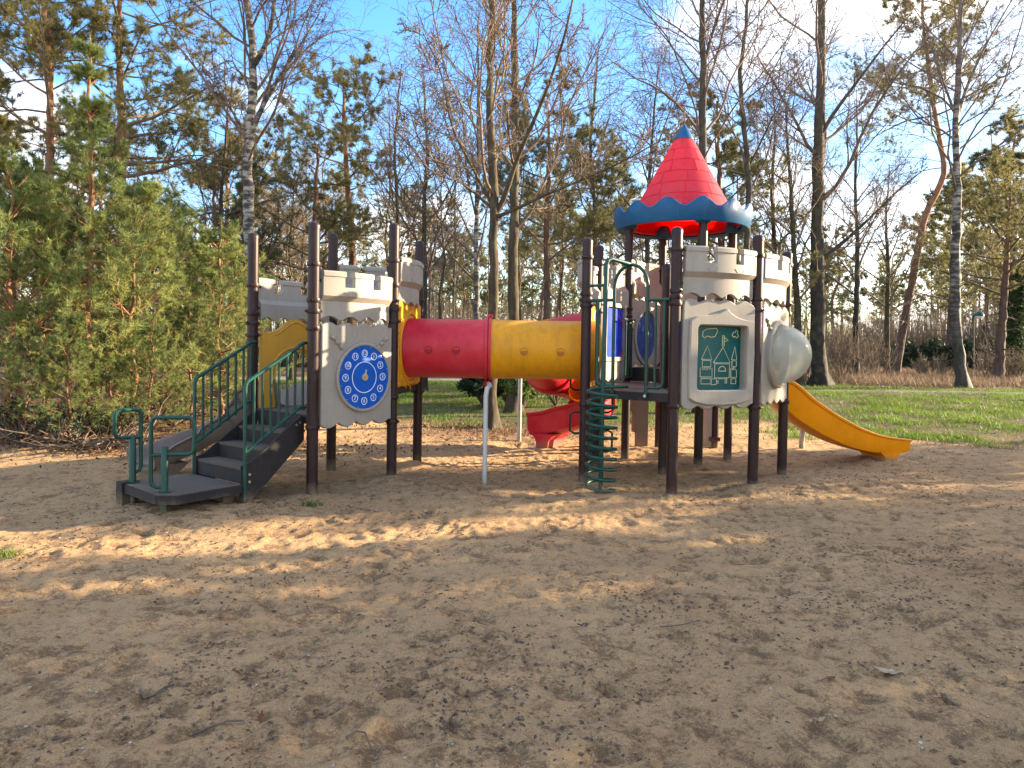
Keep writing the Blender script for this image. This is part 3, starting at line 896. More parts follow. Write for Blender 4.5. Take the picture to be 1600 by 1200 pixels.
# ---- the named trees of the view
b = ground_base(391, 17.5)
make_bare('birch_tree', b, up_path(b, [(391, 480), (389, 340), (387, 250), (394, 170), (398, 95), (388, 30), (380, -60), (384, -200), (380, -330)], 17.5), .145, .015,
          'bark_birch', 'bark_twig_dark', BIRCH, 3, 'tall white birch rising behind the left corner post of the low tower', 'tree',
          extra=[([at(392, 215, 17.5), at(404, 180, 17.4), at(430, 130, 17.2), at(470, 70, 17.0), at(500, 20, 16.8)], .06, .012),
                 ([at(398, 100, 17.5), at(412, 80, 17.3), at(425, 40, 17.0), at(432, -40, 16.8), at(436, -160, 16.6)], .07, .012),
                 ([at(389, 215, 17.5), at(360, 170, 17.7), at(335, 130, 18), at(318, 110, 18.3)], .035, .010)])
b = ground_at(768, 671)
Yb = b.y
make_bare('oak_tree', b, up_path(b, [(770, 560), (771, 440), (772, 335), (770, 250), (764, 150), (768, 60), (770, -60), (766, -220), (768, -380)], Yb), .098, .012,
          'bark_oak', 'bark_twig', OAK, 8, 'bare forked tree standing at the edge of the sand behind the crawl tunnel', 'tree', flare=1.7,
          extra=[([at(774, 337, Yb), at(790, 318, Yb), at(797, 275, Yb - .1), at(812, 235, Yb - .3), at(835, 190, Yb - .6), at(870, 100, Yb - 1), at(895, 10, Yb - 1.2), at(905, -90, Yb - 1.2)], .055, .010),
                 ([at(774, 340, Yb), at(810, 325, Yb - .2), at(850, 305, Yb - .5), at(900, 285, Yb - .9), at(970, 255, Yb - 1.3), at(1040, 215, Yb - 1.5)], .040, .008),
                 ([at(768, 325, Yb), at(735, 295, Yb + .3), at(690, 265, Yb + .6), at(655, 225, Yb + .8), at(640, 170, Yb + .9)], .034, .008),
                 ([at(768, 318, Yb), at(745, 275, Yb - .2), at(705, 200, Yb - .4), at(690, 110, Yb - .5), at(660, 50, Yb - .6)], .034, .008)])
b = ground_at(803, 645)
Yb = b.y
make_bare('alder_tree', b, up_path(b, [(803, 560), (802, 440), (804, 300), (805, 180), (804, 60), (803, -80), (805, -260)], Yb), .125, .012,
          'bark_oak', 'bark_twig_dark', OAK, 21, 'straight dark bare trunk just right of the forked tree behind the yellow tunnel half', 'tree')
b = ground_base(1098, 17.0)
make_bare('alder_tree', b, up_path(b, [(1098, 500), (1097, 360), (1097, 230), (1100, 120), (1096, 20), (1098, -120), (1096, -300)], 17.0), .125, .012,
          'bark_birch_dark', 'bark_twig_dark', BIRCH, 34, 'tall dark trunk rising straight behind the red conical roof', 'tree',
          extra=[([at(1099, 110, 17), at(1110, 60, 17), at(1128, 10, 16.8), at(1150, -60, 16.6)], .05, .01)])
b = ground_base(1168, 21.0)
make_bare('birch_tree', b, up_path(b, [(1168, 480), (1167, 370), (1171, 290), (1163, 200), (1155, 120), (1165, 50), (1170, -60), (1168, -200)], 21.0), .10, .012,
          'bark_birch_dark', 'bark_twig_dark', BIRCH, 47, 'slim bowed bare tree seen between the conical roof and the big moss-barked trunk', 'tree',
          extra=[([at(1168, 265, 21), at(1190, 220, 21), at(1222, 150, 20.8), at(1260, 90, 20.6)], .04, .01)])
b = ground_at(1281, 603)
Yb = b.y
make_bare('alder_tree', b, up_path(b, [(1278, 540), (1277, 420), (1278, 300), (1280, 190), (1284, 90), (1284, -20), (1286, -160), (1284, -260)], Yb), .25, .015,
          'bark_birch_dark', 'bark_twig_dark', OAK, 58, 'big moss-barked trunk with a dark flared foot behind the bubble window', 'tree', flare=1.7,
          extra=[([at(1281, 215, Yb), at(1300, 180, Yb), at(1345, 120, Yb - .5), at(1390, 60, Yb - 1), at(1425, 20, Yb - 1)], .085, .014),
                 ([at(1278, 410, Yb), at(1310, 385, Yb), at(1350, 350, Yb - .6), at(1400, 300, Yb - 1), at(1450, 260, Yb - 1)], .085, .014)])
b = ground_at(1398, 588)
Yb = b.y
make_pine('pine_tree', b, up_path(b, [(1408, 530), (1425, 440), (1444, 340), (1458, 308), (1474, 285), (1477, 262), (1468, 215), (1458, 160), (1452, 110), (1445, 60), (1440, 10), (1445, -40)], Yb), .175, .03, 61,
          'leaning pine with an S-bend in its reddish trunk at the right', t0=.60, per=30, ratio=.20, need=(16, .17, .010))
b = ground_at(1505, 606)
Yb = b.y
make_bare('birch_tree', b, up_path(b, [(1497, 545), (1491, 470), (1494, 380), (1496, 290), (1493, 200), (1498, 120), (1500, 40), (1504, -60), (1506, -180)], Yb), .165, .012,
          'bark_birch', 'bark_twig_dark', BIRCH, 72, 'white-barked birch with a dark leaning foot right of the S-bend pine', 'tree',
          extra=[([at(1495, 185, Yb), at(1512, 130, Yb), at(1540, 70, Yb), at(1575, 10, Yb), at(1600, -30, Yb)], .07, .012),
                 ([at(1493, 180, Yb), at(1478, 140, Yb), at(1462, 90, Yb), at(1440, 40, Yb)], .05, .012)])
# tall pines at the left
for (px, Y, pix, r0, sd, lab, kw) in (
    (78, 19.0, [(78, 420), (77, 320), (79, 200), (78, 120), (74, 60), (70, 10), (66, -50)], .15, 81, 'tall pine at the far left with its needles swept to the left', dict(t0=.60, per=26, ratio=.25, bias=np.array([-.45, 0, 0]))),
    (190, 20.0, [(191, 420), (190, 330), (190, 200), (187, 110), (184, 50), (188, 0), (192, -90)], .16, 92, 'tall pine with an orange trunk and layered boughs reaching right', dict(t0=.48, per=30, ratio=.26, bias=np.array([.32, 0, 0]))),
    (545, 27.0, [(551, 420), (548, 340), (541, 260), (537, 200), (538, 150), (536, 110)], .16, 103, 'slender bent pine with a bare trunk rising behind the clock tower', dict(t0=.62, per=20, ratio=.22)),
    (492, 25.0, [(494, 420), (492, 340), (495, 270), (497, 225)], .13, 114, 'bushy low pine between the birch and the bent pine', dict(t0=.32, per=22, ratio=.36)),
    (855, 24.0, [(855, 430), (854, 340), (858, 240), (856, 160)], .12, 125, 'reddish pine trunk seen through the gap above the yellow tunnel half', dict(t0=.45, per=24, ratio=.30)),
    (1125, 27.0, [(1126, 400), (1124, 300), (1122, 210), (1120, 160)], .15, 136, 'dull green pine crown directly behind the right flank of the conical roof', dict(t0=.30, per=30, ratio=.30)),
    (1558, 29.0, [(1566, 500), (1572, 420), (1576, 340), (1580, 290)], .17, 147, 'low spreading pine at the far right edge beside the ivy trunk', dict(t0=.45, per=24, ratio=.50)),
    (-20, 22.0, [(-20, 420), (-18, 320), (-16, 260), (-14, 200)], .13, 158, 'dark pine mostly cut off by the left edge', dict(t0=.45, per=20, ratio=.28)),
    (335, 24.0, [(335, 460), (336, 380), (334, 300), (333, 275)], .12, 169, 'dense dark pine filling the gap left of the white birch', dict(t0=.40, per=16, ratio=.36))):
    b = ground_base(px, Y)
    make_pine('pine_tree', b, up_path(b, pix, Y), r0, .025, sd, lab, **kw)
# pale small birches and poles of the middle distance
for (px, Y, pix, r0, sd, lab, mt) in (
    (345, 22.0, [(346, 420), (344, 320), (352, 240), (356, 170), (350, 110)], .085, 201, 'small pale birch with yellowish bark between left pine and tall birch', 'bark_birch_dark'),
    (744, 21.0, [(745, 480), (744, 380), (746, 280), (748, 190), (746, 90), (748, 0)], .085, 212, 'thin pale birch pole just left of the forked tree', 'bark_birch'),
    (662, 24.0, [(664, 440), (662, 340), (668, 240), (664, 150), (660, 90)], .10, 223, 'fine-twigged bare tree over the red tunnel half', 'bark_birch_dark'),
    (618, 26.0, [(620, 440), (622, 340), (616, 240), (622, 150), (628, 100)], .10, 234, 'many-branched bare tree behind the right post of the clock tower', 'bark_oak'),
    (1212, 27.0, [(1212, 480), (1210, 380), (1206, 290), (1212, 200), (1206, 120)], .11, 245, 'bare tree with crowded limbs left of the big moss-barked trunk', 'bark_oak'),
    (1248, 25.0, [(1246, 480), (1240, 380), (1236, 300), (1230, 220), (1226, 140)], .12, 256, 'arching bare tree whose limbs cross in front of the big trunk', 'bark_oak'),
    (1336, 30.0, [(1338, 480), (1340, 380), (1336, 290), (1340, 200), (1338, 140)], .12, 267, 'bare tree right of the big trunk with upswept twigs', 'bark_birch_dark'),
    (1010, 25.0, [(1012, 440), (1010, 330), (1018, 230), (1024, 150), (1030, 90)], .10, 278, 'feathery bare birch left of the roof spire', 'bark_birch_dark'),
    (1385, 33.0, [(1386, 500), (1388, 420), (1384, 340), (1390, 260)], .12, 289, 'slim bare tree standing just left of the S-bend pine foot', 'bark_oak'),
    (925, 27.0, [(926, 440), (930, 330), (922, 230), (930, 140), (936, 60)], .11, 295, 'bare tree above the left battlements of the roofed tower', 'bark_oak'),
    (455, 29.0, [(456, 480), (452, 400), (458, 320), (460, 270)], .10, 301, 'thin bare tree among pines behind the low battlement', 'bark_oak')):
    b = ground_base(px, Y)
    make_bare('bare_tree', b, up_path(b, pix, Y), r0, .012, mt, 'bark_twig' if mt == 'bark_oak' else 'bark_twig_dark', [LIGHT[0], LIGHT[1], LIGHT[2], dict(BIRCH[3], per=2, rtip=.004)], sd, lab, 'tree')

# ---- young pines crowding the left edge of the sand
def young_pine(h, seed, need=78, lean=(0, 0), dens=1.0, slim=False):
    rng = np.random.RandomState(seed)
    n = 14
    zz_ = np.linspace(0, h, n)
    q = np.stack([lean[0] * (zz_ / h) ** 1.5 + .03 * rng.randn(n), lean[1] * (zz_ / h) ** 1.5 + .03 * rng.randn(n), zz_], -1)
    q[0, :2] = 0
    q = np.vstack([q[0] - [0, 0, .2], q])[None]
    r = np.r_[.062 * h / 5, (.055 * h / 5) * (1 - np.linspace(0, 1, n)) ** .8 + .008][None]
    brs = []
    z = .55
    while z < h - .2:
        t = (h - z)
        L = min(1.75, .30 + .46 * t ** .85)
        if slim: L = min(1.6, .16 + .13 * t ** 1.5)
        nb = 5 if z < h - 1 else 4
        a0 = rng.rand() * 6.28
        for k in range(nb):
            if z < 1.6 and rng.rand() < .25: continue
            az = a0 + k * 2 * PI / nb + rng.randn() * .2
            el = rad(12 + 30 * (z / h) + rng.randn() * 7)
            d = np.array([math.cos(az) * math.cos(el), math.sin(az) * math.cos(el), math.sin(el)])
            l = L * (.7 + .5 * rng.rand())
            p0 = np.array([np.interp(z, zz_, q[0, 1:, 0]), np.interp(z, zz_, q[0, 1:, 1]), z])
            pts = [p0]
            for s in range(6):
                d = norm(d + .05 * rng.randn(3) + np.array([0, 0, .07]))
                pts.append(pts[-1] + d * l / 6)
            brs.append(pts)
        z += .36 + .16 * rng.rand()
    b1 = np.array(brs)
    r1 = (.012 * (1 - np.linspace(0, 1, 7)) + .005)[None].repeat(len(b1), 0)
    b2 = spawn(rng, b1, r1, int(8 * dens), .28, 1, 35, 62, .34, 5, .07, .08, .55, .004, shape=.45)
    b3 = spawn(rng, *b2, 2, .35, 1, 35, 58, .55, 4, .06, .10, .6, .0035, shape=.3)
    wood = join([tubes(b1, r1, 5), tubes(*b2, 3), tubes(*b3, 3)])
    leafs = []
    for arr, k0, qn in ((b3[0], .10, int(need * .30)), (b2[0], .35, int(need * .30)), (b1[:, 3:], .2, int(need * .6)), (q[:, -3:], .1, 60)):
        pos, dd = along(arr, k0, qn, rng)
        v, f = tufts(rng, pos, dd, 2, .095, .0047, .50)
        leafs.append((v, f))
    leaf = join(leafs)
    me_t = trunk_mesh('trunk', q, r, 'bark_young_pine', 9, seed)
    me_b = np_mesh('branches', wood[0], wood[1], None, 'bark_young_pine')
    me_n = np_mesh('needles', leaf[0], None, leaf[1], 'needles_young', False)
    return me_t, me_b, me_n
YP = [young_pine(4.1, 401), young_pine(3.9, 412, lean=(.25, 0)), young_pine(4.4, 423, lean=(-.15, .1)), young_pine(6.2, 434, dens=.8, lean=(.05, 0), slim=True)]
def put_young(kind, px, Y, rz, sc, label, group=None, xy=None):
    if xy is None:
        loc = ground_base(px, Y)
    else:
        loc = Vector((xy[0], xy[1], zt(*xy)))
    root = thing('young_pine', loc, label, 'pine tree', group)
    for nm, me in zip(('trunk', 'branches', 'needles'), YP[kind]):
        link(nm, me, root)
    root.rotation_euler = (0, 0, rz); root.scale = (sc, sc, sc)
    return root
put_young(3, 136, 11.2, .3, 1.0, 'tallest young pine, with a thin leader sticking up beside the tall pines')
put_young(1, 205, 11.6, 1.9, 1.02, 'young pine with a slanting orange stem left of the stair rail')
put_young(0, 70, 11.4, 4.0, 1.0, 'young pine with a dark thin stem second from the left edge')
put_young(2, 343, 13.4, 2.6, .86, 'young pine with a forked pale stem just left of the low tower')
put_young(0, 14, 10.6, 1.1, 1.02, 'young pine cut off by the left edge of the view')
put_young(2, 262, 13.6, .7, 1.0, 'young pine behind the slanting stem, filling the gap toward the birch')
put_young(2, 30, 13.2, 2.2, 1.1, 'young pine behind the two at the left edge')
put_young(1, 305, 16.5, 5.0, .95, 'young pine far back, its tip left of the white birch')
put_young(0, 385, 17.5, 2.0, .80, 'small young pine behind the left corner post of the low tower')
put_young(0, 40, 10.1, .9, .40, 'knee-high young pine at the left edge in front of the thicket')
put_young(1, 108, 10.2, 2.4, .46, 'small young pine in front of the tallest young pine, boughs on the ground')
put_young(2, 232, 11.2, 4.1, .42, 'small young pine behind the grey slide end')
put_young(1, 172, 10.7, 5.3, .36, 'lowest young pine beside the brushwood heap')
put_young(2, 300, 12.4, 1.3, .50, 'small young pine seen through the upper stair rail')
# the belt of pines east of the sand that throws the shade
for i, (x, y, k, rz, sc) in enumerate(((13.5, 4.2, 2, .2, 1.3), (14.6, 5.6, 0, 1.4, 1.45), (13.2, 6.5, 1, 2.2, 1.45), (15.6, 7.4, 2, 3.4, 1.5), (14.0, 3.0, 0, 4.4, 1.3), (16.5, 8.0, 1, .4, 1.1),
                                       (15.2, 11.6, 2, 2.9, 1.22), (14.3, 12.4, 0, 5.0, 1.2), (17.5, 13.2, 1, 1.0, 1.3), (12.8, 2.2, 2, 5.5, 1.0), (13.8, 9.4, 0, 1.7, .78), (14.6, 9.7, 3, .4, 1.0), (13.4, 7.9, 2, 4.7, 1.3), (15.4, 8.6, 0, .7, 1.45), (12.2, 5.3, 0, 2.7, 1.2), (15.2, 10.3, 1, 3.7, .88), (17.2, 5.0, 2, 5.9, 1.4), (18.6, 6.6, 0, 2.4, 1.4), (18.2, 3.4, 1, .9, 1.4), (19.5, 14.6, 0, .6, 1.2))):
    put_young(k, 0, 0, rz, sc, 'young pine in the belt east of the sand', 'belt of young pines east of the sand', (x, y))

# ---- the wood behind: copies of a few grown trees
protos = []
for i in range(4):
    h = 12 + 2.5 * i
    rng = np.random.RandomState(600 + i)
    path = [(0, 0, 0)] + [(rng.randn() * .18 * k / 3, rng.randn() * .18 * k / 3, h * k / 6) for k in range(1, 7)]
    protos.append(make_bare('bare_tree', (0, 0, 0), path, .11 + .015 * i, .012, ['bark_birch', 'bark_oak', 'bark_birch_dark', 'bark_oak'][i], ['bark_twig', 'bark_twig', 'bark_twig_dark', 'bark_twig_dark'][i], LIGHT, 610 + i,
                            'thin bare tree standing deep in the wood behind the playground', 'tree', 'bare trees deep in the wood'))
pprotos = []
for i in range(3):
    h = 11 + 2 * i
    rng = np.random.RandomState(650 + i)
    path = [(0, 0, 0)] + [(rng.randn() * .2 * k / 3, rng.randn() * .2 * k / 3, h * k / 6) for k in range(1, 7)]
    pprotos.append(make_pine('pine_tree', (0, 0, 0), path, .15, .03, 660 + i, 'pine standing deep in the wood behind the playground', 'pines deep in the wood', t0=[.35, .5, .42][i], per=[26, 22, 26][i], ratio=.28, need=(13, .20, .013)))
rng = np.random.RandomState(77)
first = {}
wood_trees = []
spots = []
tries = 0
while len(spots) < 54 and tries < 6000:
    tries += 1
    d = 29 + 62 * rng.rand() ** .8
    a = (rng.rand() * 2 - 1) * .74
    x, y = d * math.sin(a), d * math.cos(a)
    if 5 < x < 34 and d < 38: continue                       # open bracken glade at the right
    if y > 27.5 and y < 33.5 and x < 0: continue             # the track
    if any((x - u) ** 2 + (y - v) ** 2 < 6 for u, v in spots): continue
    spots.append((x, y))
for i, (x, y) in enumerate(spots):
    pine = rng.rand() < .30
    src = pprotos[rng.randint(3)] if pine else protos[rng.randint(4)]
    loc = (x, y, zt(x, y)); rz = rng.rand() * 6.28
    hp = [11, 13, 15][pprotos.index(src)] if pine else [12, 14.5, 17, 19.5][protos.index(src)]
    sc = float(np.clip((1.55 + math.hypot(x, y) * (540 - rng.uniform(170, 390)) / 1127) / hp, .42, 1.25))
    if src.name not in first:
        first[src.name] = 1
        t_ = src
        src.location = loc; src.rotation_euler = (0, 0, rz); src.scale = (sc,) * 3
    else:
        t_ = copy_tree(src, loc, rz, sc)
    wood_trees.append((t_, 'pine' if pine else ('white-barked bare tree', 'brown-barked bare tree', 'mossy dark bare tree', 'brown-barked bare tree')[protos.index(src)], 800 + x / y * F_PX - 6, math.hypot(x, y)))
PLACES = [(-400, 78, 'left of the far-left tall pine'), (78, 190, 'between the two tall left pines'), (190, 391, 'between orange-trunked pine and white birch'), (391, 490, 'between white birch and front clock-tower post'),
          (490, 617, 'behind the clock panel'), (617, 770, 'between clock tower and forked tree'), (770, 911, 'above the yellow tunnel half'), (911, 1050, 'behind the arched gate'), (1050, 1186, 'behind the drawing panel'),
          (1186, 1280, 'between bubble window and big trunk'), (1280, 1405, 'between big trunk and S-bend pine'), (1405, 1500, 'between S-bend pine and dark-footed birch'), (1500, 2000, 'right of the dark-footed birch')]
RANK = ['nearest', 'second nearest', 'third nearest', 'fourth nearest', 'fifth nearest', 'sixth nearest', 'seventh nearest', 'eighth nearest']
for lo, hi, where in PLACES:
    for kd in sorted({k for _, k, _, _ in wood_trees}):
        row = sorted([(d, t) for t, k, px, d in wood_trees if k == kd and lo <= px < hi], key=lambda q: q[0])
        for i, (d, t) in enumerate(row):
            t['label'] = ('far ' + kd + ' deep in the wood ' + where) if len(row) == 1 else (RANK[min(i, 7)] + ' far ' + kd + ' ' + where)
# farthest wood: one mass nobody could count
rng = np.random.RandomState(88)
n = 360
a = (rng.rand(n) * 2 - 1) * .9; d = 88 + 60 * rng.rand(n)
bx, by = d * np.sin(a), d * np.cos(a)
hh = 9 + 8 * rng.rand(n)
tz = np.linspace(0, 1, 5)
q = np.stack([bx[:, None] + rng.randn(n, 5) * .15, by[:, None] + rng.randn(n, 5) * .15, z_far(bx, by)[:, None] + hh[:, None] * tz], -1)
r = np.broadcast_to(.16 * (1 - tz) + .03, (n, 5))
l1 = spawn(rng, q, r, 12, .3, 1, 35, 75, .34, 4, .12, .05, .4, .03)
wood = join([tubes(q, r, 5), tubes(*l1, 3)])
far = link('far_woodland', np_mesh('far_woodland', *wood, None, 'bark_twig'))
tag(far, 'mass of far trunks and bare boughs closing the view', None, None, 'stuff')
sel = rng.rand(n) < .5
p_, d_ = along(l1[0].reshape(n, 12, 4, 3)[sel].reshape(-1, 4, 3), .3, 9, rng)
lf = tufts(rng, p_ + rng.randn(*p_.shape) * .25, d_, 5, .8, .10, .75)
fl = link('far_foliage', np_mesh('far_foliage', lf[0], None, lf[1], 'needles_old', False))
tag(fl, 'dull green mass of far pine needles closing the view', None, None, 'stuff')

# brown understorey far back in the wood
n = 100000
a = (rng.rand(n) * 2 - 1) * .85; d = 46 + 44 * rng.rand(n)
d = np.where(a > .16, 64 + 30 * rng.rand(n), d)
bx, by = d * np.sin(a), d * np.cos(a)
hh = (.8 + 4.6 * rng.rand(n) ** 2) * (.6 + .8 * np.clip(.5 + fbm(bx, by, .12, 3), 0, 1))
base_ = np.stack([bx, by, z_far(bx, by)], -1)
az = rng.rand(n) * 6.28; s_ = np.stack([np.cos(az), np.sin(az), 0 * az], -1) * .035
tip = base_ + np.stack([rng.randn(n) * .5, rng.randn(n) * .5, hh], -1)
us = link('far_understorey', np_mesh('far_understorey', np.stack([base_ - s_, base_ + s_, tip], 1).reshape(-1, 3), None, np.arange(n * 3).reshape(-1, 3), 'scrub', False))
tag(us, 'brown scrub and saplings closing the view between the far trunks', None, None, 'stuff')

# ---- shrubs, hedge, thicket
def leaves(rng, pos, size, up=.3):
    """one folded leaf (two triangles over four points) at each position"""
    M = len(pos)
    d = norm(rng.randn(M, 3) + np.array([0, 0, up])); s = norm(np.cross(d, rng.randn(M, 3)))
    l = (size * (.6 + .8 * rng.rand(M)))[:, None]; nrm = np.cross(d, s)
    V = np.stack([pos, pos + d * l * .5 + s * l * .24 + nrm * l * .06, pos + d * l, pos + d * l * .5 - s * l * .24 + nrm * l * .06], 1).reshape(-1, 3)
    b_ = np.arange(M)[:, None] * 4
    F = np.concatenate([b_ + [0, 1, 2], b_ + [0, 2, 3]])
    return V, F
def shrub(name, loc, rx, rz_, nstem, nleaf, size, mat, seed, label, cat='shrub', group=None, shell=.55):
    rng = np.random.RandomState(seed)
    root = thing(name, loc, label, cat, group)
    az = rng.rand(nstem) * 6.28; k = rng.rand(nstem) ** .6
    tip = np.stack([np.cos(az) * rx * k, np.sin(az) * rx * k, rz_ * (1.05 - .5 * k * k) * (.75 + .3 * rng.rand(nstem))], -1)
    t = np.linspace(0, 1, 5)[None, :, None]
    st = tip[:, None] * t * np.array([1, 1, 1]) + np.stack([0 * tip[:, 0], 0 * tip[:, 0], rz_ * .12 + 0 * tip[:, 0]], -1)[:, None] * np.sin(t * PI)
    st += rng.randn(*st.shape) * .02 * t
    r = np.broadcast_to(.012 * (1 - t[:, :, 0]) + .004, st.shape[:2])
    s2 = spawn(rng, st, r, 5, .35, 1, 25, 60, .35, 4, .1, .04, .6, .003)
    link('stems', np_mesh('stems', *join([tubes(st, r, 4), tubes(*s2, 3)]), None, 'dry_wood'), root)
    if nleaf:
        p_, _ = along(s2[0], .25, max(1, nleaf // len(s2[0])), rng)
        V, F = leaves(rng, p_ + rng.randn(*p_.shape) * size * .35, size)
        link('foliage', np_mesh('foliage', V, None, F, mat, False), root)
    return root
for (px, Y, rx, h, mat, nl, sd, lab) in (
    (757, 17.5, .62, .95, 'leaf_dark', 7000, 1, 'round dark evergreen shrub behind the white tunnel leg'),
    (815, 16.8, .55, .95, 'leaf_sunlit', 3500, 2, 'evergreen shrub with leaves coloured as if sunlit between trunk and red slide'),
    (790, 19.0, .80, 1.2, 'leaf_dark', 6000, 3, 'dark shrub standing behind the straight dark trunk'),
    (868, 18.0, .75, 1.15, 'leaf_dark', 2600, 4, 'open evergreen shrub with visible branches left of the red slide top')):
    shrub('evergreen_shrub', ground_base(px, Y), rx, h, 26, nl, .085, mat, 700 + sd, lab)
for (px, Y, rx, h, sd, lab) in (
    (30, 10.4, .85, 1.0, 1, 'dark leafy undergrowth bush at the left edge under the young pines'),
    (118, 10.3, .75, .85, 2, 'dark leafy bush at the foot of the tallest young pine'),
    (190, 11.0, .80, .9, 3, 'dark leafy bush behind the small green hand loop'),
    (270, 12.6, .9, .95, 4, 'leafy bush in the shade behind the grey slide'),
    (-60, 11.0, .9, 1.2, 5, 'dark bush beyond the left edge under the pines')):
    shrub('undergrowth_bush', ground_base(px, Y), rx, h * .62, 24, 900, .06, 'leaf_dark', 720 + sd, lab, 'bush')
for i, (px, Y, rx, h, lab) in enumerate((
    (1318, 29.0, 1.5, 2.4, 'grey bare thicket right beside the big moss-barked trunk'),
    (1350, 31.0, 1.6, 2.2, 'bare twiggy thicket in front of the far trunks left of the leaning pine'),
    (1262, 27.5, .9, 1.6, 'bare shoots at the left foot of the big moss-barked trunk'),
    (1545, 31.0, 1.4, 1.7, 'tangle of pale bare twigs below the street lamp'),
    (1595, 30.0, 1.5, 1.6, 'bare twigs at the right edge in front of the hedge'),
    (1460, 33.0, 1.2, 1.3, 'low bare bush between the leaning pine and the white birch'))):
    rng = np.random.RandomState(740 + i)
    b = ground_base(px, Y)
    root = thing('bare_bush', b, lab, 'bush')
    n = 40
    az = rng.rand(n) * 6.28; k = rng.rand(n) ** .7
    base_ = np.stack([np.cos(az) * rx * .5 * k, np.sin(az) * rx * .5 * k, 0 * az], -1)
    tip = np.stack([np.cos(az) * rx * k, np.sin(az) * rx * k, h * (1.1 - .4 * k) * (.6 + .5 * rng.rand(n))], -1)
    t = np.linspace(0, 1, 6)[None, :, None]
    st = base_[:, None] * (1 - t) + tip[:, None] * t + rng.randn(n, 6, 3) * .035
    r = np.broadcast_to(.014 * (1 - t[:, :, 0]) + .005, st.shape[:2])
    s2 = spawn(rng, st, r, 7, .2, 1, 20, 55, .40, 5, .12, .05, .6, .005)
    s3 = spawn(rng, *s2, 3, .3, 1, 20, 55, .5, 3, .12, .03, .7, .005)
    link('stems', np_mesh('stems', *join([tubes(st, r, 4), tubes(*s2, 3)]), None, 'bark_twig'), root)
    link('twigs', np_mesh('twigs', *tubes(*s3, 3), None, 'bark_twig'), root)
# hedge far right
rng = np.random.RandomState(760)
h0 = ground_base(1400, 46.0); h1 = ground_base(1640, 44.0)
root = thing('hedge', h0, 'long dark clipped hedge beyond the glade at the far right', 'hedge')
n = 16000
t = rng.rand(n)
c = np.array(h0)[None] * (1 - t)[:, None] + np.array(h1)[None] * t[:, None] - np.array(h0)
ph = rng.rand(n) * PI
pos = c + np.stack([rng.randn(n) * .12, np.cos(ph) * .75 + rng.randn(n) * .1, np.abs(np.sin(ph)) ** .6 * (1.75 + .25 * np.sin(t * 31) + .2 * np.sin(t * 83)) * rng.rand(n) ** .35 - .05], -1)
V, F = leaves(rng, pos, .20)
link('foliage', np_mesh('foliage', V, None, F, 'leaf_dark', False), root)
st = np.stack([np.linspace(0, 1, 40)[:, None] * (np.array(h1) - np.array(h0))[None] + rng.randn(40, 3) * .1 + np.array([0, 0, z]) for z in (-.2, .5, 1.1, 1.5)], 1)
link('stems', np_mesh('stems', *tubes(st, np.full((40, 4), .03), 4), None, 'bark_twig'), root)
# ivy-clad trunk
b = ground_base(1584, 34.0)
root = make_bare('ivy_tree', b, up_path(b, [(1584, 500), (1582, 430), (1586, 360), (1584, 280)], 34.0), .16, .03, 'bark_oak', 'bark_twig', LIGHT, 771, 'trunk wrapped in bright green ivy at the right edge', 'tree')
rng = np.random.RandomState(772)
n = 5200
zz_ = 5.2 * rng.rand(n) ** .8; az = rng.rand(n) * 6.28; rr_ = .16 + .42 * rng.rand(n) * (1 - zz_ / 8)
V, F = leaves(rng, np.stack([np.cos(az) * rr_, np.sin(az) * rr_, zz_], -1), .17)
link('ivy', np_mesh('ivy', V, None, F, 'ivy_leaf', False), root)
# street lamp
b = ground_base(1521, 40.0)
top = at(1521, 494, 40.0)
root = thing('street_lamp', b, 'thin street lamp with a pale dish head standing by the hedge', 'street lamp')
mb = MB(); mb.tube([b - Vector((0, 0, .3)), top], .045, 8); mb.tube([top - Vector((0, 0, .05)), top + Vector((.25, 0, .05))], .03, 6); mb.build('pole', 'black_metal', root)
c = top + Vector((.28, 0, .0))
mb = MB(); mb.lathe([(.02, .26), (.16, .22), (.27, .10), (.29, .03), (.26, .0)], c, 20); mb.build('hood', 'green_metal', root)
mb = MB(); mb.lathe([(.25, .02), (.22, -.07), (.10, -.12), (0.0, -.13)], c, 20); mb.build('lens', 'white_print', root)
# short marker posts by the far path
for i, (px, py, lab) in enumerate(((1530, 566, 'short pale wooden marker post right of the white birch'), (1442, 578, 'short dark wooden marker post left of the white birch'))):
    b = ground_base(px, 38.0 - 4 * i)
    root = thing('marker_post', b, lab, 'post')
    mb = MB(); mb.box(b + Vector((0, 0, .32)), (.16, .16, 1.04)); mb.build('shaft', 'dry_wood', root)
    mb = MB(); mb.lathe([(.12, .84), (.12, .88), (.0, .96)], b, 8); mb.build('cap', 'beige_plastic' if i == 0 else 'dry_wood', root)
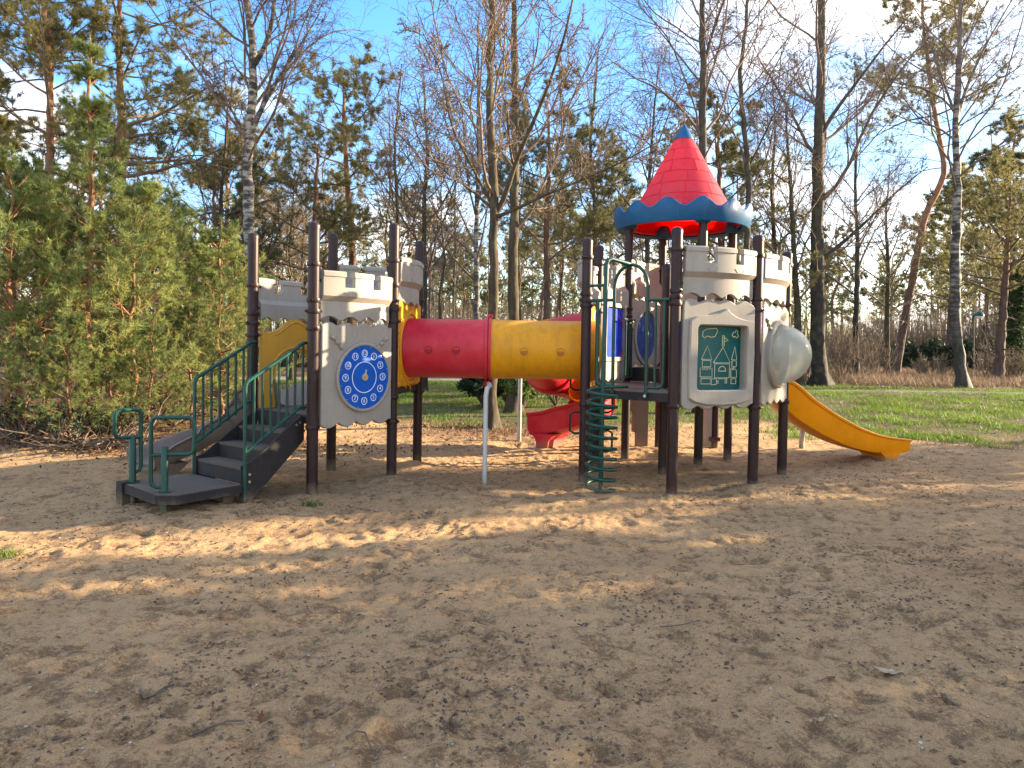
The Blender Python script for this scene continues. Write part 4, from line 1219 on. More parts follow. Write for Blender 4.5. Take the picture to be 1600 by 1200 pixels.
# tracks: pale sand ribbons 4 mm above the soil
def ribbon(name, pts, w, mat, label):
    vs = []; n = len(pts)
    for i, p in enumerate(pts):
        a = pts[max(0, i - 1)]; c = pts[min(n - 1, i + 1)]
        d = Vector((c[0] - a[0], c[1] - a[1], 0)).normalized(); s = Vector((-d.y, d.x, 0))
        for k in range(7):
            u = (k / 3 - 1) * w * (1 + .12 * math.sin(i * 1.7 + k))
            x, y = p[0] + s.x * u, p[1] + s.y * u
            vs.append((x, y, zt(x, y) + .05 - .05 * abs(k / 3 - 1) ** 3))
    F = [(i * 7 + k, i * 7 + k + 1, i * 7 + k + 8, i * 7 + k + 7) for i in range(n - 1) for k in range(6)]
    tag(link(name, np_mesh(name, np.array(vs), np.array(F), None, mat)), label, None, None, 'structure')
m, nt_, p_, o_ = base_mat('track')
lk(nt_, ramp2(nt_, noise(nt_, 1.5, 7, .7), .3, .7, (.20, .155, .105), (.34, .27, .20)), p_.inputs['Base Color']); p_.inputs['Roughness'].default_value = .95
bump(nt_, p_, noise(nt_, 20, 5, .7), .6, .03)
m, nt_, p_, o_ = base_mat('track_dim')
lk(nt_, ramp2(nt_, noise(nt_, 1.1, 8, .75), .38, .62, (.10, .085, .04), (.19, .15, .10)), p_.inputs['Base Color']); p_.inputs['Roughness'].default_value = .95
bump(nt_, p_, noise(nt_, 20, 5, .7), .6, .03)
ribbon('path', [(-30 + i * 1.5, 30.5 + .5 * math.sin(i * .3) + .004 * i * i, 0) for i in range(22)], 1.3, 'track', 'pale sandy track crossing the lawn behind the tunnel')
ribbon('path', [(5 + i * 1.2, 22.4 - .10 * i + .25 * math.sin(i * .5), 0) for i in range(18)], .34, 'track_dim', 'narrow worn footpath across the grass at the right')
ribbon('path', [(22 + i * 1.2, 39.5 - .25 * i, 0) for i in range(14)], 1.0, 'track', 'pale far path in front of the hedge')

# ---- grass, bracken, litter (nobody could count these)
rng = np.random.RandomState(800)
def mask_grass(x, y):
    e = fbm(x, y, 0.55, 4)
    g = sstep(-.25, .35, e * .9 + (y - 14.2 - 0.1 * x * (x > 0) + .35 * np.maximum(x - 2, 0)) * .33) * sstep(-7.5, -5, x + .25 * (y - 14)) * np.where(x < 2.5, .25 + .75 * sstep(16, 21, y), 1)
    br = sstep(-.3, .3, e + (np.hypot(x, y) - 28.0) * .25) * sstep(1.5, 5, x)
    return g * (1 - br), br
N = 330000
y_ = 11 + 19 * rng.rand(N) ** 1.1; x_ = (rng.rand(N) * 2 - 1) * (.78 * y_ + .5)
g, br = mask_grass(x_, y_)
pn = fbm(x_, y_, 1.6, 3)
keep = rng.rand(N) < np.clip(g * (.55 + 1.4 * pn), 0, 1) * np.clip(1.15 - (y_ - 20) * .03, .3, 1)
x_, y_ = x_[keep], y_[keep]
def blades(x, y, h, w, lean):
    n = len(x)
    z = z_far(x, y) + z_near(x, y) - .004
    az = rng.rand(n) * 6.28; hh = h * (.5 + rng.rand(n))
    base = np.stack([x, y, z], -1)
    s = np.stack([np.cos(az), np.sin(az), 0 * az], -1) * w
    a2 = rng.rand(n) * 6.28
    tip = base + np.stack([np.cos(a2) * lean * hh * rng.rand(n), np.sin(a2) * lean * hh * rng.rand(n), hh], -1)
    return np.stack([base - s, base + s, tip], 1).reshape(-1, 3), np.arange(n * 3).reshape(-1, 3)
V, F = blades(x_, y_, .075, .009, 1.1)
tag(link('grass', np_mesh('grass', V, None, F, 'grass_blade', False)), 'short mossy green grass lawn behind the sand', None, None, 'stuff')
N = 90000
y_ = 11.5 + 16 * rng.rand(N); x_ = (rng.rand(N) * 2 - 1) * (.78 * y_ + .5)
g0, br = mask_grass(x_, y_)
g1, _ = mask_grass(x_, y_ + .9)
keep = rng.rand(N) < np.clip((.30 * g0 + .35 * np.maximum(g1 - g0, 0)) * (1 + 1.4 * fbm(x_, y_, 2.3, 3)), 0, 1)
V, F = blades(x_[keep], y_[keep], .05, .008, 1.6)
tag(link('dead_grass', np_mesh('dead_grass', V, None, F, 'dry_grass', False)), 'straw-coloured dead blades mixed into the lawn and its trodden edge', None, None, 'stuff')
N = 60000
y_ = 25 + 17 * rng.rand(N); x_ = 3 + 30 * rng.rand(N)
g, br = mask_grass(x_, y_)
keep = rng.rand(N) < br * (.25 + .75 * (fbm(x_, y_, .5, 3) > -.1))
V, F = blades(x_[keep], y_[keep], .30, .014, 1.3)
tag(link('dry_grass', np_mesh('dry_grass', V, None, F, 'dry_grass', False)), 'brown dead bracken and grass covering the glade at the right', None, None, 'stuff')
# ------------------------------------------------------------------ play structure
PLAY = thing('play_structure', (0.3, 8.6, 0), 'castle-themed climbing frame with two towers, crawl tunnel and red cone roof on the sand', 'playground')
class Edge:
    """local frame of a bay between two posts: s along, o outward, z up"""
    def __init__(self, a, b, flip=1):
        self.a, self.b = P[a], P[b]
        d = (self.b - self.a); self.w = d.length; self.d = d.normalized()
        self.n = Vector((self.d.y, -self.d.x, 0)) * flip
        self.m = Matrix(((self.d.x, self.n.x, 0, self.a.x), (self.d.y, self.n.y, 0, self.a.y), (0, 0, 1, 0), (0, 0, 0, 1)))
    def p(self, s, o, z): return self.m @ Vector((s, o, z))

# ---- posts with their caps and clamps
PR = 0.057
post_top = dict(A=2.73, B=2.75, C=2.87, D=2.89, E=2.85, F=2.77, P=2.84, G=2.80, H=2.80, I=2.74, L=2.545, K=3.22, M=3.22, N=3.22, O=3.22)
collars = dict(A=(2.16, 1.85, 1.75, 1.62, .70), B=(2.33, 1.97, 1.86, 1.69, .70), C=(2.40, 1.9, .7), D=(2.47, 2.2, 2.03, 1.93, 1.80, .68, .95), E=(2.5, 2.1, 1.9, .95),
               F=(2.55, 2.14, 2.07, 2.01, .90), P=(2.6, 2.1, 2.0, .95), G=(2.57, 2.14, 2.08, 2.01, .95), H=(2.57, 2.10, 1.98, .92), I=(2.57, 2.10, 1.98, .92),
               K=(2.65, 2.08, 1.98, 1.80, 1.2), M=(2.6, 2.1, 1.1), N=(2.6, 2.1, 1.15), O=(2.7, 2.3, 2.1, 1.15), L=(2.1, 1.0))
def collar_mesh():
    mb = MB()
    mb.lathe([(PR + .001, -.024), (PR + .009, -.022), (PR + .012, -.012), (PR + .012, .012), (PR + .009, .022), (PR + .001, .024)], k=20)
    for a in (0.4, 0.4 + PI):                            # bolted lugs
        x, y = math.cos(a) * (PR + .018), math.sin(a) * (PR + .018)
        mb.tube([(x - .012 * math.sin(a), y + .012 * math.cos(a), 0), (x + .012 * math.sin(a), y - .012 * math.cos(a), 0)], .013, 8)
    o = mb.build('collar', 'brown_clamp', None)
    me = o.data
    bpy.data.objects.remove(o)
    return me
COLLAR = collar_mesh()
POST = {}
for k, zt_ in post_top.items():
    p = P[k]
    mb = MB()
    roofp = k in 'KMNO'
    mb.lathe([(PR, -.35), (PR, zt_ - (.0 if roofp else .045))], (p.x, p.y, 0), 24)
    po = mb.build('post', 'brown_post', PLAY)
    POST[k] = po
    if not roofp:
        mb = MB()
        prof = [(PR + .003, zt_ - .07), (PR + .003, zt_ - .04)] + [((PR + .003) * math.cos(t), zt_ - .04 + .042 * math.sin(t)) for t in (.4, .8, 1.15, 1.4)] + [(0.0, zt_ + .002)]
        mb.lathe(prof, (p.x, p.y, 0), 24)
        mb.build('cap', 'brown_post', po)
    for z in collars[k]:
        c = link('collar', COLLAR, po)
        c.location = p + Vector((0, 0, z)) - OFF[PLAY.name]
        c.rotation_euler = (0, 0, (ord(k) * 1.7 + z * 9) % 6.28)

# ---- decks
def deck(name, keys, z, th=.085, inset=0.0, lab=None):
    pts = [P[k] if isinstance(k, str) else k for k in keys]
    mb = MB(); mb.prism([(p.x, p.y) for p in pts], z - th, z, axis='z')
    d = mb.build('deck', 'deck_dark', PLAY, smooth=0)
    c = sum(pts, Vector()) / len(pts)
    mb = MB(); mb.prism([(p.x + (c.x - p.x) * .03, p.y + (c.y - p.y) * .03) for p in pts], z + .002, z + .006, axis='z')
    mb.build('deck_surface', 'deck_dusty', d, smooth=0)
    return d
deck('deck', ['B', 'D', 'C', 'A'], Z_LEFT)
deck('deck', ['D', 'E', 'C'], Z_TRI)
deck('deck', ['F', 'G', 'L'], Z_RIGHT)
deck('deck', ['G', 'H', 'L'], Z_RIGHT - .001)
deck('deck', ['L', 'H', 'I', 'M'], Z_RIGHT)
Q_ = P['L'] - U_
deck('deck', ['F', 'L', Q_], Z_RIGHT - .001)
deck('deck', [Q_, 'L', 'M', 'K'], Z_RIGHT + .001)
deck('deck', ['K', 'M', 'N', 'O'], Z_ROOF)
# dark perforated riser up to the roofed deck and to the triangular deck
def riser(a, b, z0, z1, flip=1):
    e = Edge(a, b, flip)
    mb = MB(); mb.box((e.w / 2, 0, (z0 + z1) / 2), (e.w - .12, .02, z1 - z0)); r = mb.build('riser', 'deck_dark', PLAY, e.m, 0)
    mb = MB()
    n, m = 26, 6
    for i in range(n):
        for j in range(m):
            mb.box((.10 + (e.w - .2) * i / (n - 1), .012, z0 + .03 + (z1 - z0 - .06) * j / (m - 1)), (.018, .006, .018))
    mb.build('grip_studs', 'black_metal', r, e.m, 0)['kind'] = 'stuff'
riser('K', 'M', Z_RIGHT + .02, Z_ROOF - .01)
riser('D', 'C', Z_LEFT + .02, Z_TRI - .01, -1)

# ---- battlement panels
MERL = [(0, .24, 1), (.24, .37, 0), (.37, .63, 1), (.63, .76, 0), (.76, 1.0, 1)]
def wave_top(w, z, amp=.022, n=4, ph=0, m=40):
    return [(w * i / m, z + amp * abs(math.sin(PI * (n * i / m + ph))) ** .8 - amp * .5) for i in range(m + 1)]
def battlement(a, b, z0, z1, flip=1, bulge=.085, mat='beige_plastic', o_base=.015, trim=(.075, .075), name='battlement_panel'):
    e = Edge(a, b, flip)
    h = z1 - z0
    s0, s1 = trim[0], e.w - trim[1]
    zb0, zb1, zc, zcap = z0 + .36 * h, z0 + .47 * h, z0 + .66 * h, z1 - .055
    th = .055
    def O(s, z):
        t = (s - s0) / (s1 - s0)
        fl = 0.0 if z <= zb0 else (.045 if z >= zb1 else .045 * (z - zb0) / (zb1 - zb0))
        return o_base + bulge * (1 - (2 * t - 1) ** 2) + fl
    mb = MB()
    caps = []
    for (t0, t1, up) in MERL:
        n = max(2, int(round((t1 - t0) * 34)))
        cols = [s0 + (s1 - s0) * (t0 + (t1 - t0) * i / n) for i in range(n + 1)]
        rows_n = 6
        def rows(s):
            t = (s - s0) / (s1 - s0)
            wz = z0 - .03 + .052 * abs(math.sin(PI * (t * 4 + .1))) ** 1.1
            zs = [wz, z0 + .05, zb0, zb1, zc - .02, zc]
            if up: zs += [zcap]
            return zs
        R = [rows(s) for s in cols]
        m = len(R[0])
        F_ = [[(s, O(s, z), z) for z in R[i]] for i, s in enumerate(cols)]
        B_ = [[(s, O(s, z) - th, z) for z in R[i]] for i, s in enumerate(cols)]
        vs = [p for c in F_ for p in c] + [p for c in B_ for p in c]
        N = (n + 1) * m
        fs = []
        for i in range(n):
            for j in range(m - 1):
                q = i * m + j
                fs.append((q, q + m, q + m + 1, q + 1)); fs.append((N + q, N + q + 1, N + q + m + 1, N + q + m))
            fs.append((i * m, N + i * m, N + (i + 1) * m, (i + 1) * m))
            t_ = i * m + m - 1
            fs.append((t_, t_ + m, N + t_ + m, N + t_))
        for i in (0, n):
            lo = 0 if ((i == 0 and t0 == 0) or (i == n and t1 == 1)) else (5 if up else m)
            for j in range(lo, m - 1):
                q = i * m + j
                fs.append((q, q + 1, N + q + 1, N + q))
        mb.add(vs, fs)
        if up:                                                       # rounded cap stone, a touch proud
            g = .010
            ss = [cols[0] - (g if t0 > 0 else 0)] + cols[1:-1] + [cols[-1] + (g if t1 < 1 else 0)]
            ring = []
            for s in ss:
                f = O(s, z1)
                ring.append([(s, f - th - g, zcap), (s, f + g, zcap), (s, f + g, z1 - .016), (s, f - .004, z1), (s, f - th + .004, z1), (s, f - th - g, z1 - .016)])
            vs = [p for r in ring for p in r]; fs = []
            for i in range(len(ss) - 1):
                for j in range(6):
                    j2 = (j + 1) % 6
                    fs.append((i * 6 + j, i * 6 + j2, (i + 1) * 6 + j2, (i + 1) * 6 + j))
            fs.append((0, 1, 2, 3, 4, 5)); L0 = (len(ss) - 1) * 6; fs.append(tuple(L0 + j for j in range(5, -1, -1)))
            mcap = MB(); mcap.add(vs, fs); caps.append(mcap)
    po = mb.build(name, mat, PLAY, e.m, 28)
    for mcap in caps: mcap.build('merlon_cap', mat, po, e.m, 28)
    # recessed joint lines round the crenels
    g = MB()
    for (t0, t1, up) in MERL:
        if up: continue
        sA, sB = s0 + (s1 - s0) * t0, s0 + (s1 - s0) * t1
        w_ = sB - sA
        pts = [(sA - .008, zc + .10), (sA - .008, zc - .05), (sA + w_ * .2, zc - .085), (sB - w_ * .2, zc - .085), (sB + .008, zc - .05), (sB + .008, zc + .10)]
        g.tube([(s, O(s, z) + .001, z) for s, z in pts if True][1:5], .0035, 5)
    g.build('crenel_mouldings', mat, po, e.m, 30)
    # band stone under the parapet
    bd = MB()
    ss = [s0 + (s1 - s0) * i / 30 for i in range(31)]
    vs = []
    for s in ss:
        vs += [(s, O(s, zb0) + .002, zb0), (s, O(s, zb1) + .002, zb1), (s, O(s, zb1) - .02, zb1), (s, O(s, zb0) - .02, zb0)]
    fs = []
    for i in range(30):
        for j in range(4):
            j2 = (j + 1) % 4
            fs.append((i * 4 + j, i * 4 + j2, i * 4 + 4 + j2, i * 4 + 4 + j))
    bd.add(vs, fs)
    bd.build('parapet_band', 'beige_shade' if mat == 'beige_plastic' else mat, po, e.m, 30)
    # clamp arms to the posts
    for z in (z1 - .10, z0 + .12):
        for sA, sB in ((0, s0 + .02), (e.w, s1 - .02)):
            ca = MB(); ca.tube([(sA, PR * .6, z), (sB, o_base - .02, z)], .014, 8); ca.build('clamp', 'brown_post', po, e.m)
    return po
battlement('B', 'D', 1.80, 2.275)
battlement('D', 'E', 2.02, 2.53)
battlement('C', 'E', 2.05, 2.50, -1)
battlement('A', 'C', 1.80, 2.25, -1, bulge=.05)
battlement('G', 'H', 2.11, 2.61)
battlement('H', 'I', 2.10, 2.61)
battlement('F', 'P', 2.06, 2.56, -1, bulge=.12)
battlement('P', 'K', 2.12, 2.66, -1)
battlement('K', 'O', 2.28, 2.80, -1)
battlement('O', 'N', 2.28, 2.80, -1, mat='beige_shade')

# ---- wall panels
def outline(w, z0, z1, n=4, amp=.048, trim=.065, ph=.1):
    a, b = trim, w - trim
    top = []
    m = 36
    for i in range(m + 1):
        t = i / m
        env = .5 + .5 * abs(2 * t - 1)
        top.append((a + (b - a) * t, z1 - amp + amp * abs(math.sin(PI * (n * t + ph))) ** 1.1))
    bot = []
    for i in range(m + 1):
        t = i / m
        bot.append((a + (b - a) * t, z0 + amp * .9 - amp * abs(math.sin(PI * (n * t + ph))) ** 1.1))
    return bot + top[::-1]
def star(poly, c, n):
    """resample a star-shaped outline at n equal angles about c"""
    res = []
    for i in range(n):
        a = 2 * PI * i / n
        dx_, dz_ = math.cos(a), math.sin(a)
        best = 0.2
        for (x0, y0), (x1, y1) in zip(poly, poly[1:] + poly[:1]):
            ex, ey = x1 - x0, y1 - y0
            den = dx_ * ey - dz_ * ex
            if abs(den) < 1e-12: continue
            t = ((x0 - c[0]) * ey - (y0 - c[1]) * ex) / den
            u = ((x0 - c[0]) * dz_ - (y0 - c[1]) * dx_) / den
            if t > 0 and -1e-9 <= u <= 1 + 1e-9: best = t
        res.append((c[0] + dx_ * best, c[1] + dz_ * best))
    return res
def rrect(x0, x1, y0, y1, r, n=6):
    q = []
    for cx, cy, a0 in ((x1 - r, y0 + r, -90), (x1 - r, y1 - r, 0), (x0 + r, y1 - r, 90), (x0 + r, y0 + r, 180)):
        for i in range(n + 1):
            a = rad(a0 + 90 * i / n); q.append((cx + r * math.cos(a), cy + r * math.sin(a)))
    return q
def swirl(mb, cx, cz, k, o=.062):
    for i, (dx_, dz_, l) in enumerate(((0, .0, .055), (.05, -.045, .05), (.10, -.095, .04))):
        mb.tube([(cx + k * (dx_ - l / 2), o, cz + dz_ + .012), (cx + k * dx_, o + .006, cz + dz_), (cx + k * (dx_ + l / 2), o, cz + dz_ - .02)], [.014, .024, .013], 8)
# clock wall
e = Edge('B', 'D')
mb = MB(); mb.prism(outline(e.w, .68, 1.76), .012, .055, cham=.012); wall = mb.build('clock_panel', 'beige_plastic', PLAY, e.m, 25)
mb = MB(); swirl(mb, .20, 1.60, 1); swirl(mb, .90, 1.60, -1, .062); mb.build('wave_relief', 'beige_plastic', wall, e.m, 60)
CS, CZ = .595, 1.19
def ring_pts(r, n=64): return [(CS + r * math.cos(2 * PI * i / n), CZ + r * math.sin(2 * PI * i / n)) for i in range(n)]
mb = MB(); mb.ring_plate(ring_pts(.365), ring_pts(.335), .055, .092, .008); mb.build('dial_rim', 'beige_plastic', wall, e.m, 40)
mb = MB(); mb.prism(ring_pts(.3345), .056, .080); mb.build('dial', 'clock_blue', wall, e.m, 40)
mb = MB(); mb.ring_plate(ring_pts(.166), ring_pts(.1585), .0805, .0825); mb.build('dial_ring', 'white_print', wall, e.m, 40)
mb = MB()
for i in range(12):
    a = rad(90 - 30 * (i + .5)); x, z = CS + .322 * math.cos(a), CZ + .322 * math.sin(a)
    mb.prism([(x + .005 * math.cos(t), z + .005 * math.sin(t)) for t in np.arange(8) * PI / 4], .080, .084)
mb.build('screws', 'steel', wall, e.m)['kind'] = 'stuff'
for i in range(12):
    h = i + 1
    a = rad(90 - 30 * h); x, z = CS + .252 * math.cos(a), CZ + .252 * math.sin(a)
    mb = MB()
    c1 = [(x + .040 * math.cos(t), z + .040 * math.sin(t)) for t in np.arange(24) * PI / 12]
    c2 = [(x + .0335 * math.cos(t), z + .0335 * math.sin(t)) for t in np.arange(24) * PI / 12]
    mb.ring_plate(c1, c2, .0805, .0825)
    V_t, F_t = text_mesh(str(h), .058)
    mb.add([(x + v[0], .0815 + v[2], z + v[1]) for v in V_t], F_t)
    mb.build('numeral', 'white_print', wall, e.m, 0)
mb = MB()
for r_, o_ in ((.040, .080),):
    mb.tube([(CS, .08, CZ), (CS, .098, CZ)], .036, 20)
mb.build('hub', 'grey_metal', wall, e.m)
mb = MB(); mb.tube([(CS, .098, CZ), (CS, .112, CZ)], .020, 16); mb.build('hub_cap', 'yellow_plastic', wall, e.m)
mb = MB(); mb.prism([(CS - .004, CZ + .03), (CS + .012, CZ + .085), (CS + .022, CZ + .082), (CS + .014, CZ + .03)], .084, .094); mb.build('hand', 'grey_metal', wall, e.m)

# drawing-board wall
e = Edge('G', 'H')
ol = outline(e.w, .915, 2.07)
hx0, hx1, hz0, hz1 = .235, .880, 1.115, 1.795
cc = ((hx0 + hx1) / 2, (hz0 + hz1) / 2)
NN = 128
hole = star(rrect(hx0, hx1, hz0, hz1, .035), cc, NN)
mb = MB(); mb.ring_plate(star(ol, cc, NN), hole, .012, .055, .012); wall = mb.build('drawing_panel', 'beige_plastic', PLAY, e.m, 25)
# raised shield-shaped frame: peaked top, bowed bottom
fr = [(.135, 1.03), (.20, .992), (.34, .962), (.555, .948), (.77, .962), (.91, .992), (.975, 1.03), (.985, 1.5), (.975, 1.86), (.90, 1.86), (.80, 1.875), (.72, 1.90), (.65, 1.94), (.60, 1.985), (.555, 1.955), (.48, 1.925), (.38, 1.905), (.27, 1.895), (.19, 1.88), (.135, 1.84), (.125, 1.5)]
mb = MB(); mb.ring_plate(star(fr, cc, NN), hole, .055, .088, .014); mb.build('raised_frame', 'beige_plastic', wall, e.m, 30)
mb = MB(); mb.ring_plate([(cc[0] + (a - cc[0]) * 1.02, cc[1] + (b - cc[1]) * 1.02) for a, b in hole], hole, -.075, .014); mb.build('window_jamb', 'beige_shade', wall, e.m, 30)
BO = -.030
bow = lambda s: BO + .035 * (1 - ((s - cc[0]) / .33) ** 2)
ss = [hx0 - .01 + (hx1 - hx0 + .02) * i / 16 for i in range(17)]
mb = MB()
vs = []
for s in ss: vs += [(s, bow(s), hz0 - .01), (s, bow(s), hz1 + .01), (s, bow(s) - .012, hz1 + .01), (s, bow(s) - .012, hz0 - .01)]
fs = [(i * 4 + j, i * 4 + (j + 1) % 4, i * 4 + 4 + (j + 1) % 4, i * 4 + 4 + j) for i in range(16) for j in range(4)] + [(0, 1, 2, 3), (67, 66, 65, 64)]
mb.add(vs, fs); mb.build('drawing_board', 'teal_board', wall, e.m, 40)
# the castle drawn on it, in the board's own coordinates
def bp(zx, zy):
    s = hx0 + .10 + (zx - 245) / 285 * (hx1 - hx0 - .10); z = hz0 + (1025 - zy) / 400 * (hz1 - hz0)
    return (s, bow(s) + .001, z)
def rect(a, b, c, d): return [(a, b), (c, b), (c, d), (a, d), (a, b)]
arc = [(390 + 26 * math.cos(t), 908 - 30 * math.sin(t)) for t in np.linspace(0, PI, 12)]
LINES = dict(
 cloud=[[(255, 690), (258, 662), (285, 645), (320, 643), (345, 640), (352, 660), (335, 692), (312, 697), (285, 690), (266, 702), (255, 690)], [(458, 682), (470, 660), (484, 662), (490, 647), (506, 656), (500, 670), (512, 685), (496, 698), (485, 688), (472, 693), (458, 682)]],
 flag=[rect(388, 685, 400, 752), [(400, 694), (430, 716), (400, 722)]],
 keep=[[(328, 855), (393, 757), (448, 855), (328, 855)], rect(338, 862, 443, 950), arc + [arc[0]]],
 turret=[[(252, 835), (288, 750), (318, 835), (252, 835)], rect(258, 842, 312, 882), [(246, 945), (246, 888), (260, 888), (260, 900), (270, 900), (270, 880), (282, 880), (282, 900), (293, 900), (293, 880), (305, 880), (305, 896), (320, 888), (322, 945), (246, 945)], rect(252, 955, 312, 988),
         [(458, 835), (483, 753), (500, 835), (458, 835)], rect(462, 843, 497, 880), [(455, 948), (455, 888), (468, 888), (468, 900), (476, 900), (476, 882), (487, 882), (487, 900), (500, 900), (501, 948), (455, 948)], rect(458, 957, 496, 988)],
 gate=[[(352, 990), (318, 994), (318, 956), (352, 956), (352, 985), (364, 985), (364, 970), (352, 970)], [(364, 956), (414, 956), (414, 985), (425, 985), (425, 952), (414, 952)]])
for nm, L in LINES.items():
    for L2 in ([L[:1], L[1:]] if nm == 'cloud' else ([L[:4], L[4:]] if nm == 'turret' else [L])):
        mb = MB()
        for pl in L2:
            mb.tube([bp(*q) for q in pl], .0044, 5)
        mb.build('drawn_' + nm, 'cream_print', wall, e.m)
mb = MB()
for i in range(7): mb.box((.66 + .014 * i, .0885, 1.005), (.007, .003, .014 + .004 * (i % 3)))
mb.build('embossed_mark', 'beige_shade', wall, e.m, 0)

# bubble wall
e = Edge('H', 'I')
ol = outline(e.w, .93, 2.06)
BS, BZ, BR = .56, 1.50, .335
cc = (BS, BZ)
circ = lambda r: [(BS + r * math.cos(2 * PI * i / NN), BZ + r * math.sin(2 * PI * i / NN)) for i in range(NN)]
mb = MB(); mb.ring_plate(star(ol, cc, NN), circ(BR), .012, .055, .012); wall = mb.build('bubble_panel', 'beige_plastic', PLAY, e.m, 25)
mb = MB(); mb.ring_plate(circ(BR + .055), circ(BR - .004), .055, .110, .014); mb.build('bubble_rim', 'beige_plastic', wall, e.m, 30)
mb = MB(); swirl(mb, .17, 1.88, 1); mb.build('wave_relief', 'beige_plastic', wall, e.m, 60)
mb = MB()
prof = [(BR * math.cos(t), BR * 1.0 * math.sin(t)) for t in np.linspace(0, PI / 2, 14)]
vs = []; k = 40
for r_, h_ in prof:
    for j in range(k): vs.append((BS + r_ * math.cos(2 * PI * j / k), .10 + h_, BZ + r_ * math.sin(2 * PI * j / k)))
fs = [(i * k + j, i * k + (j + 1) % k, (i + 1) * k + (j + 1) % k, (i + 1) * k + j) for i in range(13) for j in range(k)]
mb.add(vs, fs); mb.build('bubble', 'cloudy_bubble', wall, e.m, 80)

# round-window wall of the roofed deck (K-O) and its blue neighbours
def window_wall(a, b, z0, z1, rx, rz_, glass, flip, name, square=False, zc=None):
    e = Edge(a, b, flip)
    ol = outline(e.w, z0, z1)
    cs, cz = e.w / 2, zc or (z0 + z1) / 2 - .02
    if square: hole = star(rrect(cs - rx, cs + rx, cz - rz_, cz + rz_, .04), (cs, cz), NN)
    else: hole = [(cs + rx * math.cos(2 * PI * i / NN), cz + rz_ * math.sin(2 * PI * i / NN)) for i in range(NN)]
    mb = MB(); mb.ring_plate(star(ol, (cs, cz), NN), hole, -.02, .02, .010); w = mb.build(name, 'beige_plastic', PLAY, e.m, 25)
    big = [(cs + (p - cs) * 1.16, cz + (q - cz) * 1.16) for p, q in hole]
    mb = MB(); mb.ring_plate(big, hole, -.045, -.02); mb.ring_plate(big, hole, .02, .045); mb.build('window_rim', 'beige_plastic', w, e.m, 30)
    mb = MB(); mb.prism([(cs + (p - cs) * 1.01, cz + (q - cz) * 1.01) for p, q in hole], -.006, .006); mb.build('window_pane', glass, w, e.m, 30)
window_wall('K', 'O', Z_ROOF + .02, 2.24, .33, .36, 'blue_bubble', -1, 'window_panel', zc=1.72)
window_wall('O', 'N', Z_ROOF + .02, 2.24, .34, .36, 'window_blue', -1, 'window_panel', zc=1.66)
window_wall('P', 'K', Z_RIGHT + .02, 2.10, .30, .33, 'window_blue', -1, 'window_panel', square=True, zc=1.75)

# yellow arch at the head of the grey slide
e = Edge('A', 'C', -1)
z0, w = Z_LEFT, e.w
arch = [(.10, z0), (.10, 1.66)]
arch += [(.10 + .13 * t, 1.66 - .012 * math.sin(PI * t)) for t in (.5, 1)]
arch += [(.23 + (w / 2 - .23) * t, 1.66 + .15 * (.5 - .5 * math.cos(PI * t))) for t in np.linspace(.1, 1, 9)]
arch += [(w / 2 + (w / 2 - .23) * t, 1.66 + .15 * (.5 + .5 * math.cos(PI * t))) for t in np.linspace(.1, 1, 9)]
arch += [(w - .16, 1.655), (w - .10, 1.66), (w - .10, z0), (w - .27, z0), (w - .27, 1.20)]
arch += [(w / 2 + .267 * math.cos(t), 1.20 + .24 * math.sin(t)) for t in np.linspace(.15, PI - .15, 14)]
arch += [(.27, 1.20), (.27, z0)]
mb = MB(); mb.prism(arch, -.03, .03); ap = mb.build('arch_panel', 'pale_yellow', PLAY, e.m, 30)
mb = MB(); mb.tube([(w / 2 + .31 * math.cos(t), -.032, 1.20 + .285 * math.sin(t)) for t in np.linspace(0, PI, 22)], .014, 8)
mb.tube([(s, -.032, z - .035) for s, z in arch[4:22]], .010, 6); mb.build('arch_mouldings', 'pale_yellow', ap, e.m)

# ---- crawl tunnel with its two yellow end walls
eL = Edge('D', 'E'); eR = Edge('F', 'P', -1)
TZ, TR = 1.505, .348
cL = eL.p(eL.w / 2, -.07, TZ); cR = eR.p(eR.w / 2, -.07, TZ)
for e_, lab in ((eL, 0), (eR, 1)):
    cs = e_.w / 2
    ol = outline(e_.w, 1.055, 2.05, 5, .03)
    hole = [(cs + (TR - .01) * math.cos(2 * PI * i / NN), TZ + (TR - .01) * math.sin(2 * PI * i / NN)) for i in range(NN)]
    mb = MB(); mb.ring_plate(star(ol, (cs, TZ), NN), hole, .0, .045, .012); w_ = mb.build('tunnel_wall', 'yellow_plastic', PLAY, e_.m, 25)
    mb = MB()
    o2 = [(cs + (TR + .075) * math.cos(2 * PI * i / NN), TZ + (TR + .075) * math.sin(2 * PI * i / NN)) for i in range(NN)]
    o1 = [(cs + (TR + .045) * math.cos(2 * PI * i / NN), TZ + (TR + .045) * math.sin(2 * PI * i / NN)) for i in range(NN)]
    mb.ring_plate(o2, o1, .045, .060, .005)
    for i in range(16):
        a = 2 * PI * i / 16
        mb.tube([(cs + (TR + .10 + .03 * (i % 2)) * math.cos(a), .047, TZ + (TR + .1) * math.sin(a)), (cs + (TR + .16) * math.cos(a + .06), .047, TZ + (TR + .15) * math.sin(a + .06))], [.012, .006], 6)
    mb.build('flame_relief', 'yellow_plastic', w_, e_.m, 60)
ax = (cR - cL)
L_ = ax.length; axn = ax.normalized()
def tun(t, r, ang):
    u = Vector((-axn.y, axn.x, 0)).normalized(); w_ = Vector((0, 0, 1))
    return cL + ax * t + (u * math.cos(ang) + w_ * math.sin(ang)) * r
tunnel = None
